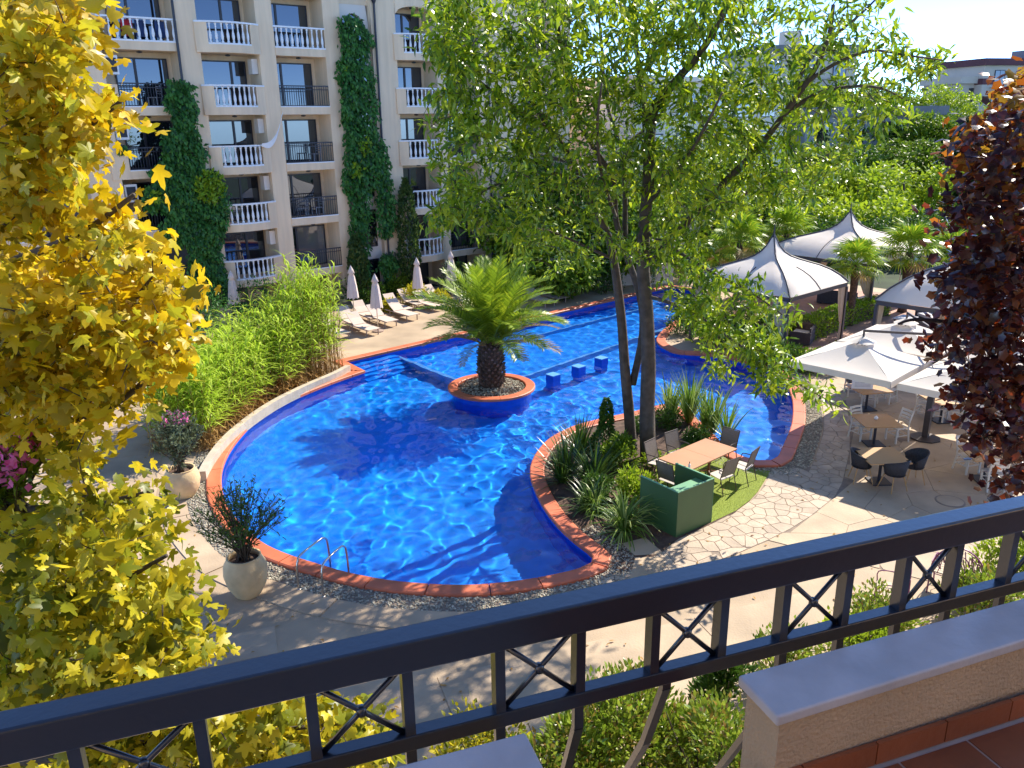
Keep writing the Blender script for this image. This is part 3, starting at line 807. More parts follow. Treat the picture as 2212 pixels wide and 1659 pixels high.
# ---------------------------------------------------------------- foliage
LM = {}
LM['tree'] = LEAF('tree_leaf', [(.05, .12, .006), (.18, .30, .010), (.34, .45, .014), (.52, .58, .03)], .32, .5, .6)
LM['dark'] = LEAF('dark_leaf', [(.04, .09, .010), (.07, .15, .015), (.11, .21, .02)], .4, .3)
LM['ivy'] = LEAF('ivy_leaf', [(.014, .06, .014), (.04, .14, .024), (.08, .23, .03), (.05, .16, .03)], .45, .25, .3)
LM['ivy_new'] = LEAF('ivy_new_leaf', [(.16, .30, .01), (.3, .42, .02)], .45, .4)
LM['mid'] = LEAF('mid_leaf', [(.07, .14, .010), (.15, .25, .014), (.26, .36, .02)], .45, .4)
LM['light'] = LEAF('light_leaf', [(.18, .28, .012), (.32, .44, .02), (.44, .54, .03)], .45, .45)
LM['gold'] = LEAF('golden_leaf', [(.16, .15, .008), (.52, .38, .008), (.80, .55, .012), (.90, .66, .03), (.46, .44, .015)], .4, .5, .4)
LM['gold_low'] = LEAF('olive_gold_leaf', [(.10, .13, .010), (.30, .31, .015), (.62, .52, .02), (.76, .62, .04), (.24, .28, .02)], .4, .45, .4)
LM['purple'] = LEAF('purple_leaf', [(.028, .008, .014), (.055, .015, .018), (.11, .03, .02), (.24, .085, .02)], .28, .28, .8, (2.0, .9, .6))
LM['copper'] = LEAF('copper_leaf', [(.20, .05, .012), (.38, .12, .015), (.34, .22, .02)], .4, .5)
LM['reed'] = LEAF('reed_leaf', [(.34, .50, .02), (.50, .66, .05), (.64, .76, .11)], .5, .45)
LM['straw'] = LEAF('straw', [(.36, .19, .05), (.50, .30, .09), (.24, .12, .03)], .7, .3)
LM['palm'] = LEAF('palm_leaf', [(.12, .20, .012), (.25, .36, .02), (.44, .52, .03)], .4, .35, .5)
LM['palm_dry'] = LEAF('dry_palm_leaf', [(.34, .24, .07), (.45, .33, .12)], .6, .3)
LM['fan'] = LEAF('fan_palm_leaf', [(.12, .24, .012), (.24, .38, .02), (.40, .46, .03)], .4, .45)
LM['yucca'] = LEAF('yucca_leaf', [(.02, .055, .012), (.05, .11, .018), (.10, .18, .02)], .35, .25, .6)
LM['flax'] = LEAF('flax_leaf', [(.08, .17, .015), (.18, .30, .03), (.42, .50, .16)], .4, .35, .5)
LM['conifer'] = LEAF('conifer_leaf', [(.03, .07, .018), (.06, .11, .022), (.10, .15, .03)], .5, .3)
LM['grey'] = LEAF('oleander_leaf', [(.10, .13, .07), (.18, .22, .11), (.07, .10, .05)], .5, .3)
LM['pink'] = LEAF('pink_petal', [(.85, .12, .42), (.95, .30, .60)], .5, .4)
LM['yellowbush'] = LEAF('yellow_bush_leaf', [(.45, .42, .01), (.65, .55, .02), (.25, .32, .02)], .5, .4)
LM['hedge'] = LEAF('hedge_leaf', [(.12, .24, .008), (.24, .38, .012), (.34, .46, .02)], .4, .4)
LM['bush'] = LEAF('garden_bush_leaf', [(.10, .18, .010), (.22, .32, .02), (.38, .46, .05), (.14, .22, .015), (.34, .20, .05)], .35, .4, .5)
M['bark'] = MAT('bark', (.085, .065, .05), .9, .35, 5, .7, 22)
M['palmbark'] = MAT('palm_bark', (.085, .05, .03), .9, .5, 12, .8, 30)
M['twig'] = MAT('twig', (.075, .055, .035), .85, .3, 8)
M['darktwig'] = MAT('dark_twig', (.035, .02, .02), .8, .3, 8)

def trunk_mesh(mb, pts, r0, r1, n=8, wob=.0):
    k = len(pts); mb.tube(pts, [r0+(r1-r0)*i/(k-1) for i in range(k)], n)
def refine(pts, per=4):
    pts = [Vector(p) for p in pts]; out = []
    for i in range(len(pts)-1):
        p0, p1, p2, p3 = pts[max(i-1, 0)], pts[i], pts[i+1], pts[min(i+2, len(pts)-1)]
        for j in range(per):
            t = j/per; out.append(.5*((2*p1)+(-p0+p2)*t+(2*p0-5*p1+4*p2-p3)*t*t+(-p0+3*p1-3*p2+p3)*t**3))
    out.append(pts[-1]); return out
class Tree:
    "branch nodes that later twigs hook on to"
    def __init__(s): s.nodes = []; s.rad = []; s.mb = MB()
    def limb(s, pts, r0, r1, n=8, per=4):
        q = refine(pts, per); k = len(q)
        rs = [r0+(r1-r0)*(i/(k-1))**.8 for i in range(k)]; s.mb.tube(q, rs, n)
        s.nodes += [tuple(p) for p in q[k//4:]]; s.rad += rs[k//4:]
    def grow(s, targets, mb, r=.012, sag=.06, add=True, n=3, tree_r=None):
        "twig from the nearest node to every target; returns twig directions"
        T = np.array(targets); Nn = np.array(s.nodes); dirs = []
        order = np.argsort([np.min(np.linalg.norm(Nn-t, axis=1)) for t in T])
        cur = Nn
        for oi_ in order:
            t = T[oi_]; d = np.linalg.norm(cur-t, axis=1); j = int(np.argmin(d+.25*np.maximum(0, cur[:, 2]-t[2]))); a = cur[j]; v = t-a; l = np.linalg.norm(v)
            m1 = a+v*.4+np.array([0, 0, sag*l])+rng.normal(0, .05*l, 3)
            rr = r*(.6+.5*min(l, 3)); mb.tube([a, m1, t], [rr*1.4, rr, rr*.4], n, False)
            dirs.append((oi_, (t-m1)/max(1e-6, np.linalg.norm(t-m1))))
            if add: cur = np.vstack([cur, (a+v*.6+np.array([0, 0, sag*l*.7]))[None], t[None]])
        out = np.zeros((len(T), 3))
        for i, dv in dirs: out[i] = dv
        return out

def clump_leaves(C, D, per, spread, ll, lw, droop=.3, along=.5, r=rng):
    "leaves round cluster centres C with twig directions D"
    n = len(C)*per
    Cc = np.repeat(C, per, 0); Dd = np.repeat(D, per, 0)
    P = Cc-Dd*r.uniform(0, along, (n, 1))+r.normal(0, spread, (n, 3))
    X = Dd*.7+rdir(n, r)*.9; X[:, 2] -= droop
    Nn = rdir(n, r); Nn[:, 2] = np.abs(Nn[:, 2])+.5
    return P, X, Nn, ll*r.uniform(.65, 1.2, n), lw*r.uniform(.7, 1.2, n)

# ---- big multi stemmed tree
# ---- simple crown trees for the background
def bg_tree(x, y, z0, h, rx, ry, rz_, mat, label, name='broadleaf_tree', nclump=26, nleaf=2600, lsz=.35, group='trees on the hillside', trunk=.25, seed=0, shape='round', tmpl=DIAM):
    r = np.random.default_rng(seed+int(abs(x*13+y*7)))
    t_ = thing(name, label, 'tree', group, (x, y, z0))
    mb = MB(); mb.tube([(0, 0, -.3), (.1, 0, h*.3), (0, .1, h*.75)], [trunk, trunk*.7, trunk*.25], 6); mb.obj('trunk', M['bark'], t_)
    cz = h-rz_
    if shape == 'cone':
        n = nleaf; u_ = r.uniform(0, 1, n)**.75; zz = h-(h*.92)*u_; rr = rx*u_*(.75+.25*np.sin(zz*5))*np.sqrt(r.uniform(.35, 1, n)); a = r.uniform(0, 2*pi, n)
        P = np.stack([rr*np.cos(a), rr*np.sin(a), zz], 1); X = np.stack([np.cos(a), np.sin(a), np.full(n, -.25)], 1)+r.normal(0, .3, (n, 3))
    elif shape == 'column':
        n = nleaf; zz = r.uniform(0.02, 1, n); prof = np.sin(np.clip(zz*1.05, 0, 1)*pi)**.55*.9+.12; a = r.uniform(0, 2*pi, n); lump = 1+.15*np.sin(zz*23+a*2)
        rr = rx*prof*lump*np.sqrt(r.uniform(.55, 1, n)); P = np.stack([rr*np.cos(a), rr*np.sin(a), zz*h], 1); X = np.stack([np.cos(a)*.4, np.sin(a)*.4, np.full(n, 1.)], 1)+r.normal(0, .4, (n, 3))
    else:
        d = rdir(nclump, r); rad_ = r.uniform(.35, 1, nclump)**.5
        cc = d*rad_[:, None]*np.array([rx*.72, ry*.72, rz_*.75])+np.array([0, 0, cz]); cr_ = r.uniform(.26, .5, nclump)*min(rx, ry, rz_*1.2)
        k = r.integers(0, nclump, nleaf); dd = rdir(nleaf, r); dd[:, 2] = dd[:, 2]*.75+.12
        P = cc[k]+dd*cr_[k][:, None]*r.uniform(.72, 1.08, (nleaf, 1)); X = dd+rdir(nleaf, r)*.8; X[:, 2] -= .15
    n = len(P); Nn = rdir(n, r); Nn[:, 2] = abs(Nn[:, 2])+.4
    leafobj('crown', tmpl, P, X, Nn, lsz*r.uniform(.6, 1.3, n), lsz*.55*r.uniform(.7, 1.2, n), mat, t_)
    return t_
def shrub(x, y, z0, h, rx, ry, mat, label, name='shrub', n=900, lsz=.12, ratio=.4, group=None, tmpl=DIAM, seed=0, parts=None, up=.3):
    r = np.random.default_rng(seed+int(abs(x*31+y*17)))
    t_ = thing(name, label, 'shrub', group, (x, y, z0))
    mb = MB(); 
    for k in range(7):
        a = r.uniform(0, 2*pi); e = r.uniform(.2, .7); mb.tube([(0, 0, 0), (rx*e*.5*cos(a), ry*e*.5*sin(a), h*.4), (rx*e*cos(a), ry*e*sin(a), h*.8)], [.02, .014, .006], 4)
    mb.obj('stem', M['twig'], t_)
    nc = 14; d = rdir(nc, r); d[:, 2] = abs(d[:, 2]); cc = d*np.array([rx*.6, ry*.6, h*.55])+np.array([0, 0, h*.22]); cr_ = r.uniform(.3, .5, nc)*min(rx, ry, h)
    k = r.integers(0, nc, n); dd = rdir(n, r); P = cc[k]+dd*cr_[k][:, None]*r.uniform(.5, 1.1, (n, 1)); P[:, 2] = np.maximum(P[:, 2], .03)
    X = dd+rdir(n, r)*.7; X[:, 2] += up
    Nn = rdir(n, r); Nn[:, 2] = abs(Nn[:, 2])+.3
    leafobj('foliage', tmpl, P, X, Nn, lsz*r.uniform(.6, 1.3, n), lsz*ratio*r.uniform(.7, 1.2, n), mat, t_)
    return t_
# ---------------------------------------------------------------- the big tree on the peninsula
big = thing('broadleaf_tree', 'large multi stemmed green tree growing out of the planting bed in the pool', 'tree')
T = Tree()
def YY(pts): return [Y(*p) for p in pts]
b1, b2 = G(1400, 992), G(1364, 972)
T.limb([b1]+YY([(1398,890,21.0),(1401,780,20.9),(1396,660,20.8),(1388,560,20.6),(1393,480,20.4),(1400,400,20.2),(1402,330,20.0)]), .235, .13, 10)
T.limb(YY([(1402,330,20.0),(1412,240,19.8),(1453,183,19.4),(1515,110,18.8),(1567,18,18.4),(1590,-60,18.0)]), .14, .05, 7)
T.limb(YY([(1402,340,20.0),(1392,240,20.4),(1380,150,21),(1372,50,21.2),(1380,-40,21.4)]), .11, .04, 6)
T.limb(YY([(1405,565,20.6),(1450,512,20.3),(1500,465,19.9),(1560,400,19.4),(1620,340,19.0),(1660,292,18.7),(1720,210,18.2),(1760,150,18.0),(1790,80,17.8),(1800,10,17.6)]), .12, .04, 8)
T.limb(YY([(1690,250,18.5),(1760,205,18.2),(1830,188,17.9),(1900,190,17.7),(1960,218,17.5)]), .06, .02, 5)
T.limb(YY([(1740,180,18.1),(1800,140,17.8),(1880,110,17.4),(1960,120,17.2),(2035,130,17.0)]), .05, .015, 5)
T.limb(YY([(1720,210,18.2),(1740,140,18.4),(1800,80,18.5),(1860,30,18.5),(1900,-10,18.5)]), .05, .02, 5)
T.limb(YY([(1500,465,19.9),(1580,440,20.3),(1660,380,20.8),(1750,360,21.2),(1830,300,21.5)]), .07, .02, 5)
T.limb([b2]+YY([(1358,885,21.4),(1350,800,21.3),(1343,700,21.3),(1334,620,21.2),(1325,560,21.1),(1310,500,20.9),(1270,420,20.6),(1240,350,20.3),(1190,280,20.0),(1150,220,19.7),(1100,140,19.3)]), .17, .055, 9)
T.limb(YY([(1366,830,21.4),(1388,720,21.3),(1382,640,21.2),(1350,540,21.0),(1330,470,20.8),(1325,390,20.6),(1290,330,20.2),(1240,240,20.0),(1215,120,19.6),(1200,20,19.3)]), .11, .045, 7)
T.limb(YY([(1350,520,21.0),(1350,400,21.2),(1345,330,21.4),(1380,290,21.7),(1420,260,22.0),(1470,150,22.3)]), .08, .03, 6)
T.limb(YY([(1345,330,21.4),(1310,220,21.8),(1300,100,22.0),(1290,0,22.2)]), .06, .03, 6)
T.limb(YY([(1262,405,20.5),(1200,375,20.0),(1130,378,19.4),(1060,405,18.9),(1000,440,18.5)]), .07, .02, 5)
T.limb(YY([(1240,350,20.3),(1150,330,20.8),(1070,290,21.2),(1010,250,21.5)]), .06, .02, 5)
T.limb(YY([(1190,280,20.0),(1110,230,19.2),(1030,170,18.5),(960,100,18.0)]), .05, .02, 5)
T.limb(YY([(1396,640,20.8),(1450,655,20.0),(1520,690,19.0),(1590,740,18.2),(1660,790,17.6),(1740,838,17.1),(1830,888,16.7)]), .06, .012, 5)
T.limb(YY([(1393,500,20.5),(1460,540,19.8),(1540,590,19.0),(1620,630,18.4),(1690,680,18.0)]), .06, .015, 5)
T.limb(YY([(1400,400,20.2),(1480,340,21.0),(1560,250,21.8),(1640,200,22.3)]), .07, .02, 5)
T.limb(YY([(1325,560,21.1),(1260,530,20.3),(1190,500,19.4),(1130,490,18.8)]), .05, .015, 5)
T.limb(YY([(1400,440,20.3),(1470,360,18.6),(1520,280,17.2),(1560,200,16.2)]), .06, .02, 5)
T.limb(YY([(1330,470,20.8),(1300,380,19.0),(1290,280,17.6),(1300,180,16.5)]), .06, .02, 5)
crown_px = [(905,60),(940,-30),(1700,-40),(1990,-40),(1960,40),(1900,60),(2060,118),(1990,165),(1930,185),(1960,250),(1880,330),(1800,370),(1760,450),(1640,440),(1560,480),(1500,520),(1590,590),(1700,640),(1740,700),(1700,760),(1840,880),(1800,900),(1700,845),(1590,845),(1540,790),(1480,710),(1440,640),(1420,560),(1300,560),(1240,585),(1180,600),(1080,545),(950,500),(920,470),(960,400),(930,330),(900,240),(960,190),(925,130)]
r_ = np.random.default_rng(21); C = []
while len(C) < 1540:
    x, y_ = r_.uniform(895, 2070), r_.uniform(-60, 905)
    if not inpoly(x, y_, crown_px): continue
    if inpoly(x, y_, [(1900,-50),(2070,-50),(2070,100),(1905,55)]): continue
    dens = 1.0
    if x > 1640 and y_ < 320: dens = .42
    if x > 1850: dens = .5
    if y_ > 560: dens = .62
    if 1180 < x < 1420 and 430 < y_ < 640: dens = .35
    if x > 1700 and 560 < y_ : dens = .5
    if y_ < 430 and 1000 < x < 1650: dens = 1
    if r_.uniform() > dens: continue
    mid = 20.2-(x-1350)*.003 if x > 1350 else 20.0-(1350-x)*.0055
    dd = 2.3*math.sqrt(max(.05, 1-((x-1420)/660)**2)) if y_ < 560 else 1.1
    if y_ >= 560: mid = 20.6-(x-1390)*.0085
    C.append(Y(x, y_, mid-.5+r_.uniform(-dd, dd)*.9))
C = np.array([tuple(c) for c in C])
tw_ = MB(); D = T.grow(C, tw_, r=.011)
T.mb.obj('trunk', M['bark'], big, True); tw_.obj('twigs', M['twig'], big)['kind'] = 'stuff'
P, X, Nn, l_, w_ = clump_leaves(C, D, 16, .12, .26, .068, droop=.35, along=.6)
k = 300   # the leaves that show largest are leaves of their own
dist = np.linalg.norm(P-np.array([0, 0, 9.]), axis=1); order = np.argsort(dist); far_ = order[k:]
leafobj('crown', LANCE, P[far_], X[far_], Nn[far_], l_[far_], w_[far_], LM['tree'], big)['kind'] = 'stuff'
def single_leaves(name, tmpl, P, X, Nn, l_, w_, mat, parent):
    me = bpy.data.meshes.new(name); me.from_pydata([tuple(v) for v in tmpl[0]], [], [tuple(f) for f in tmpl[1]]); me.materials.append(mat)
    for p, x, n_, l, w2_ in zip(P, X, Nn, l_, w_):
        x = Vector(x).normalized(); y = Vector(n_).cross(x).normalized(); z = x.cross(y)
        m_ = Matrix(((x.x*l, y.x*w2_, z.x*l, p[0]), (x.y*l, y.y*w2_, z.y*l, p[1]), (x.z*l, y.z*w2_, z.z*l, p[2]), (0, 0, 0, 1)))
        link(name, me, parent, m_)
LM['tree_oi'] = LEAF('tree_leaf_single', [(.05, .12, .006), (.15, .27, .010), (.27, .40, .014), (.42, .50, .02)], .32, .5, .6, oi=True)
o_ = order[:k]; single_leaves('leaf', LANCE, P[o_], X[o_], Nn[o_], l_[o_], w_[o_], LM['tree_oi'], big)

# ---------------------------------------------------------------- golden maple at the left of the balcony
gold = thing('maple_tree', 'yellow green lobed leaf tree filling the left side close to the balcony', 'tree')
T = Tree()
tb = Vector((-6.6, 6.2, 0))
T.limb([tb, tb+Vector((.1, 0, 3)), tb+Vector((.3, -.2, 6)), tb+Vector((.5, -.3, 9)), tb+Vector((.7, -.2, 12))], .22, .07, 10)
for pts in ([(-60,260,5.6),(60,180,5.2),(130,90,5.0),(180,20,4.9)], [(-120,420,5.6),(20,360,5.1),(150,300,4.9),(260,220,4.8)], [(-120,620,5.7),(40,560,5.1),(180,500,4.8),(290,420,4.7)],
            [(-120,830,5.8),(60,800,5.2),(220,720,4.9),(330,600,4.8)], [(-160,960,5.8),(80,930,5.2),(240,880,4.9),(400,740,4.8)], [(-160,1120,5.6),(60,1100,5.0),(200,1090,4.7),(330,1060,4.5)],
            [(-160,1300,5.4),(60,1290,4.8),(220,1270,4.5),(360,1200,4.3)], [(-160,1440,5.2),(60,1430,4.6),(250,1420,4.3),(440,1400,4.2)], [(-200,1640,5.0),(100,1640,4.5),(400,1600,4.5),(760,1560,4.7)], [(-100,60,5.6),(20,-20,5.4),(100,-80,5.3)]):
    q = YY(pts); base = min(T.nodes, key=lambda n_: (Vector(n_)-q[0]).length) if T.nodes else tb
    T.limb([Vector(base)]+q, .05, .012, 6)
gold_px = [(-60,-60),(200,-60),(205,30),(260,60),(200,110),(160,150),(200,190),(285,205),(240,240),(180,260),(235,300),(195,340),(275,360),(180,380),(150,430),(205,470),(150,520),(100,545),(150,560),(215,525),(265,455),(225,560),(300,470),(365,490),(330,520),(395,560),(430,620),(425,670),(380,720),(390,760),(300,860),(190,910),(250,990),(150,1030),(240,1100),(345,1085),(380,1150),(290,1190),(300,1250),(420,1270),(400,1330),(470,1340),(480,1400),(400,1450),(330,1480),(-60,1600)]
low_px = [(180,1600),(260,1560),(330,1520),(470,1500),(620,1480),(700,1490),(800,1520),(850,1560),(830,1680),(0,1720),(0,1640)]
holes_px = [[(100,240),(150,250),(140,300),(110,330)],[(60,480),(210,440),(220,500),(120,545),(60,540)],[(200,940),(330,900),(400,900),(300,1010)], [(-60,955),(80,940),(130,1000),(105,1110),(-60,1130)],[(250,1200),(400,1180),(380,1240),(280,1240)]]
r_ = np.random.default_rng(8); C = []; low = []
while len(C) < 700:
    x, y_ = r_.uniform(-60, 490), r_.uniform(-60, 1600)
    if inpoly(x+(34 if y_ < 900 else 8), y_, gold_px) and not any(inpoly(x, y_, h_) for h_ in holes_px):
        pass
        dpt = 5.1 if y_ < 1000 else 5.1-(y_-1000)*.0014
        C.append(tuple(Y(x, y_, dpt+r_.uniform(-.8, .9))))
while len(C) < 850:
    x, y_ = r_.uniform(0, 860), r_.uniform(1480, 1720)
    if inpoly(x, y_, low_px): C.append(tuple(Y(x, y_, 4.7+r_.uniform(-.5, .6))))
C = np.array(C)
tw_ = MB(); D = T.grow(C, tw_, r=.006, sag=.03, n=4)
T.mb.obj('trunk', M['bark'], gold, True); tw_.obj('twigs', M['twig'], gold)['kind'] = 'stuff'
P, X, Nn, l_, w_ = clump_leaves(C, D, 20, .085, .10, .096, droop=.45, along=.28, r=r_); _s = r_.choice([.7, .9, 1.0, 1.35], len(P)); l_ = l_*_s; w_ = w_*_s
Nn = rdir(len(P), r_)*.75+np.array([.3, -.35, .55])
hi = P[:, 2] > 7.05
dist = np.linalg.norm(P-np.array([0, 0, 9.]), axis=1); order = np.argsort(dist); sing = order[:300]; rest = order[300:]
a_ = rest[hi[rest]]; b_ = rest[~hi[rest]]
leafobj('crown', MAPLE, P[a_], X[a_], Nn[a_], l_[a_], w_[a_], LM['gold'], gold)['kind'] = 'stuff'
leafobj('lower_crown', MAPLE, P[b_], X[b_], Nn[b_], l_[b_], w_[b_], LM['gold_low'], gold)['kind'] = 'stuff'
LM['gold_oi'] = LEAF('golden_leaf_single', [(.30, .28, .010), (.60, .44, .012), (.66, .58, .03), (.34, .36, .02)], .4, .5, .4, oi=True)
single_leaves('leaf', MAPLE, P[sing], X[sing], Nn[sing], l_[sing], w_[sing], LM['gold_oi'], gold)

# ---------------------------------------------------------------- purple tree at the right
pur = thing('purple_leaved_tree', 'dark purple leaved tree with copper coloured top at the right edge', 'tree')
T = Tree(); tb = Vector((9.6, 9.8, 0))
T.limb([tb, tb+Vector((-.1, 0, 2.5)), tb+Vector((-.3, -.2, 5)), tb+Vector((-.2, -.3, 7)), tb+Vector((-.1, -.2, 10))], .2, .05, 9)
for pts in ([(2330,420,8.4),(2250,380,8.2),(2170,320,8.0),(2130,270,7.9)], [(2330,600,8.4),(2230,570,8.2),(2120,560,8.0),(2050,600,7.9)], [(2330,760,8.4),(2200,720,8.1),(2080,700,7.9),(1980,690,7.8),(1940,700,7.8)],
            [(2330,880,8.3),(2220,830,8.0),(2120,820,7.8),(2050,860,7.7)], [(2330,1010,8.2),(2230,960,8.0),(2160,940,7.9),(2110,950,7.8)], [(2300,260,8.5),(2230,220,8.4),(2190,190,8.3)]):
    q = YY(pts); base = min(T.nodes, key=lambda n_: (Vector(n_)-q[0]).length); T.limb([Vector(base)]+q, .05, .012, 6)
pur_px = [(2260,165),(2185,185),(2160,220),(2110,225),(2130,260),(2070,290),(2045,330),(2090,350),(2050,380),(2075,420),(2010,470),(1995,520),(2060,545),(2050,590),(2010,600),(2030,650),(1960,675),(1945,705),(2000,720),(1995,765),(2040,790),(2060,870),(2130,870),(2115,960),(2165,990),(2150,1060),(2215,1085),(2280,1080),(2280,160)]
r_ = np.random.default_rng(9); C = []
while len(C) < 440:
    x, y_ = r_.uniform(1930, 2285), r_.uniform(150, 1090)
    if inpoly(x, y_, pur_px):
        edge = (2210-x)/250
        if r_.uniform() < .15 or edge+.35*sin(y_*.045+x*.02) > .62+.3*r_.uniform(): continue
        C.append(tuple(Y(x, y_, 8.0+r_.uniform(-.9, .9))))
C = np.array(C)
tw_ = MB(); D = T.grow(C, tw_, r=.007, sag=.03, n=4)
T.mb.obj('trunk', M['darktwig'], pur, True); tw_.obj('twigs', M['darktwig'], pur)['kind'] = 'stuff'
P, X, Nn, l_, w_ = clump_leaves(C, D, 12, .11, .122, .105, droop=.3, along=.3, r=r_)
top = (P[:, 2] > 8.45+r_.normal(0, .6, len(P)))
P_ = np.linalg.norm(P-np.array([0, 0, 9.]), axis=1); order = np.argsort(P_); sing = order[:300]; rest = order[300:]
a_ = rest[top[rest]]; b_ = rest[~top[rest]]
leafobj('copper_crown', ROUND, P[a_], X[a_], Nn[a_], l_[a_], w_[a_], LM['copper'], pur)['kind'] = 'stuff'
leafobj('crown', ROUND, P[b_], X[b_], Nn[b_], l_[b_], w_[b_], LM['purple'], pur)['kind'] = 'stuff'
LM['purple_oi'] = LEAF('purple_leaf_single', [(.018, .008, .012), (.035, .012, .016), (.06, .018, .016), (.10, .03, .012)], .35, .25, .6, (2.0, .9, .6), oi=True)
single_leaves('leaf', ROUND, P[sing], X[sing], Nn[sing], l_[sing], w_[sing], LM['purple_oi'], pur)

# ---------------------------------------------------------------- ivy on the facade
def facade_pt(px, py, off=0.0):
    d = ray(px, py); t = (FD+off)/(FN.x*d.x+FN.y*d.y); return Vector((d.x*t, d.y*t, HC+d.z*t))
def z1(x, y): return ((200+x*.4973)/1.356, y*.4973/1.356)
def ivy(name, label, poly, n, seed, mat='ivy', size=.23, thick=.5, fresh=()):
    r = np.random.default_rng(seed); t_ = thing(name, label, 'climber', 'climbers on the facade'); P = []
    poly = [z1(*p) for p in poly]; xs_ = [p[0] for p in poly]; ys_ = [p[1] for p in poly]
    while len(P) < n:
        x, y_ = r.uniform(min(xs_), max(xs_)), r.uniform(min(ys_), max(ys_))
        if inpoly(x, y_, poly): P.append(tuple(facade_pt(x, y_, .0)))
    P = np.array(P); lump = np.sin(P[:, 0]*5.1+P[:, 2]*2.3)*np.sin(P[:, 2]*4.7+P[:, 1]*2)*.5+.5
    depth = (.12+thick*lump)*r.uniform(.35, 1, n); fn = np.array(FN); P = P+fn*depth[:, None]+r.normal(0, .06, (n, 3))
    X = np.tile(np.array([0, 0, -1.]), (n, 1))+fn*.35+r.normal(0, .45, (n, 3)); Nn = fn+r.normal(0, .45, (n, 3))+np.array([0, 0, .4])
    fr = np.zeros(n, bool)
    for (cx, cy, rr) in fresh:
        c = np.array(facade_pt(*z1(cx, cy), .3)); fr |= (np.linalg.norm(P-c, axis=1) < rr) & (r.uniform(size=n) < .5)
    sz = size*r.uniform(.6, 1.25, n)
    leafobj('foliage', DIAM, P[~fr], X[~fr], Nn[~fr], sz[~fr], sz[~fr]*.55, LM[mat], t_)
    if fr.any(): leafobj('young_shoots', DIAM, P[fr]+fn*.2, X[fr]+np.array([0, 0, 1.2]), Nn[fr], sz[fr], sz[fr]*.5, LM['ivy_new'], t_)['kind'] = 'stuff'
    c0 = facade_pt(*poly[len(poly)//2]); 
    mb = MB(); 
    for k in range(4):
        a = P[r.integers(0, n)]; pts = [(P[0][0]+fn[0]*0, P[0][1], max(-.2, P[:, 2].min()))]
    lo_i = int(np.argmin(P[:, 2])); hi_i = int(np.argmax(P[:, 2])); a, c = P[lo_i], P[hi_i]
    for k in range(5):
        pts = [a*(1-t)+c*t+np.array([.3*sin(7*t+k*2)*FS.x, .3*sin(7*t+k*2)*FS.y, 0])-fn*.15 for t in np.linspace(0, .95, 9)]; mb.tube([Vector(p) for p in pts], [.05*(1-.08*i) for i in range(9)], 5)
    mb.obj('stem', M['bark'], t_); return t_
ivy('ivy', 'broad dark green climber covering the left bays from the fourth floor down', [(580,470),(690,480),(730,560),(740,640),(735,760),(800,900),(770,1000),(860,1000),(910,1090),(930,1180),(900,1400),(880,1480),(930,1659),(930,1780),(690,1780),(700,1450),(600,1430),(520,1330),(600,1250),(450,1230),(420,1130),(520,1040),(440,1020),(550,930),(540,780),(620,740),(560,600)], 9500, 1, fresh=((830,1100,.75), (500,1160,.3)))
ivy('ivy', 'tall dark green climber growing up beside the arched stair window', [(1620,90),(1680,100),(1760,180),(1785,250),(1740,330),(1790,480),(1800,650),(1790,740),(1850,850),(1890,1050),(1900,1180),(1910,1330),(1870,1400),(1800,1350),(1810,1100),(1760,1130),(1770,1260),(1740,1400),(1750,1500),(1790,1750),(1640,1750),(1650,1200),(1600,1060),(1620,800),(1590,650),(1590,500),(1570,400),(1600,300),(1580,200),(1580,100)], 8500, 2, fresh=((1740,860,.4), (1690,1000,.4), (1630,410,.15)))
ivy('ivy', 'small round climber on the downpipe low on the facade', [(1830,1500),(1890,1490),(1925,1540),(1910,1600),(1880,1620),(1900,1750),(1850,1750),(1850,1620),(1815,1570)], 900, 3)
ivy('vine', 'leafy vine on the balconies at the far left behind the golden maple', [(280,870),(330,865),(340,890),(290,895)], 60, 4, size=.2, thick=.2)
def fpos(s_, o_): p = FO+FS*s_+FN*o_; return p.x, p.y
x, y_ = fpos(23.6, .55); bg_tree(x, y_, -.1, 6.2, .55, .55, 1, LM['conifer'], 'slender cypress against the pilaster right of the stair window', 'cypress_tree', nleaf=2600, lsz=.22, shape='column', group='cypresses at the foot of the facade', trunk=.08)
x, y_ = fpos(20.4, .6); bg_tree(x, y_, -.1, 3.6, .45, .45, 1, LM['conifer'], 'short cypress left of the stair bay behind the reeds', 'cypress_tree', nleaf=1500, lsz=.2, shape='column', group='cypresses at the foot of the facade', trunk=.06)

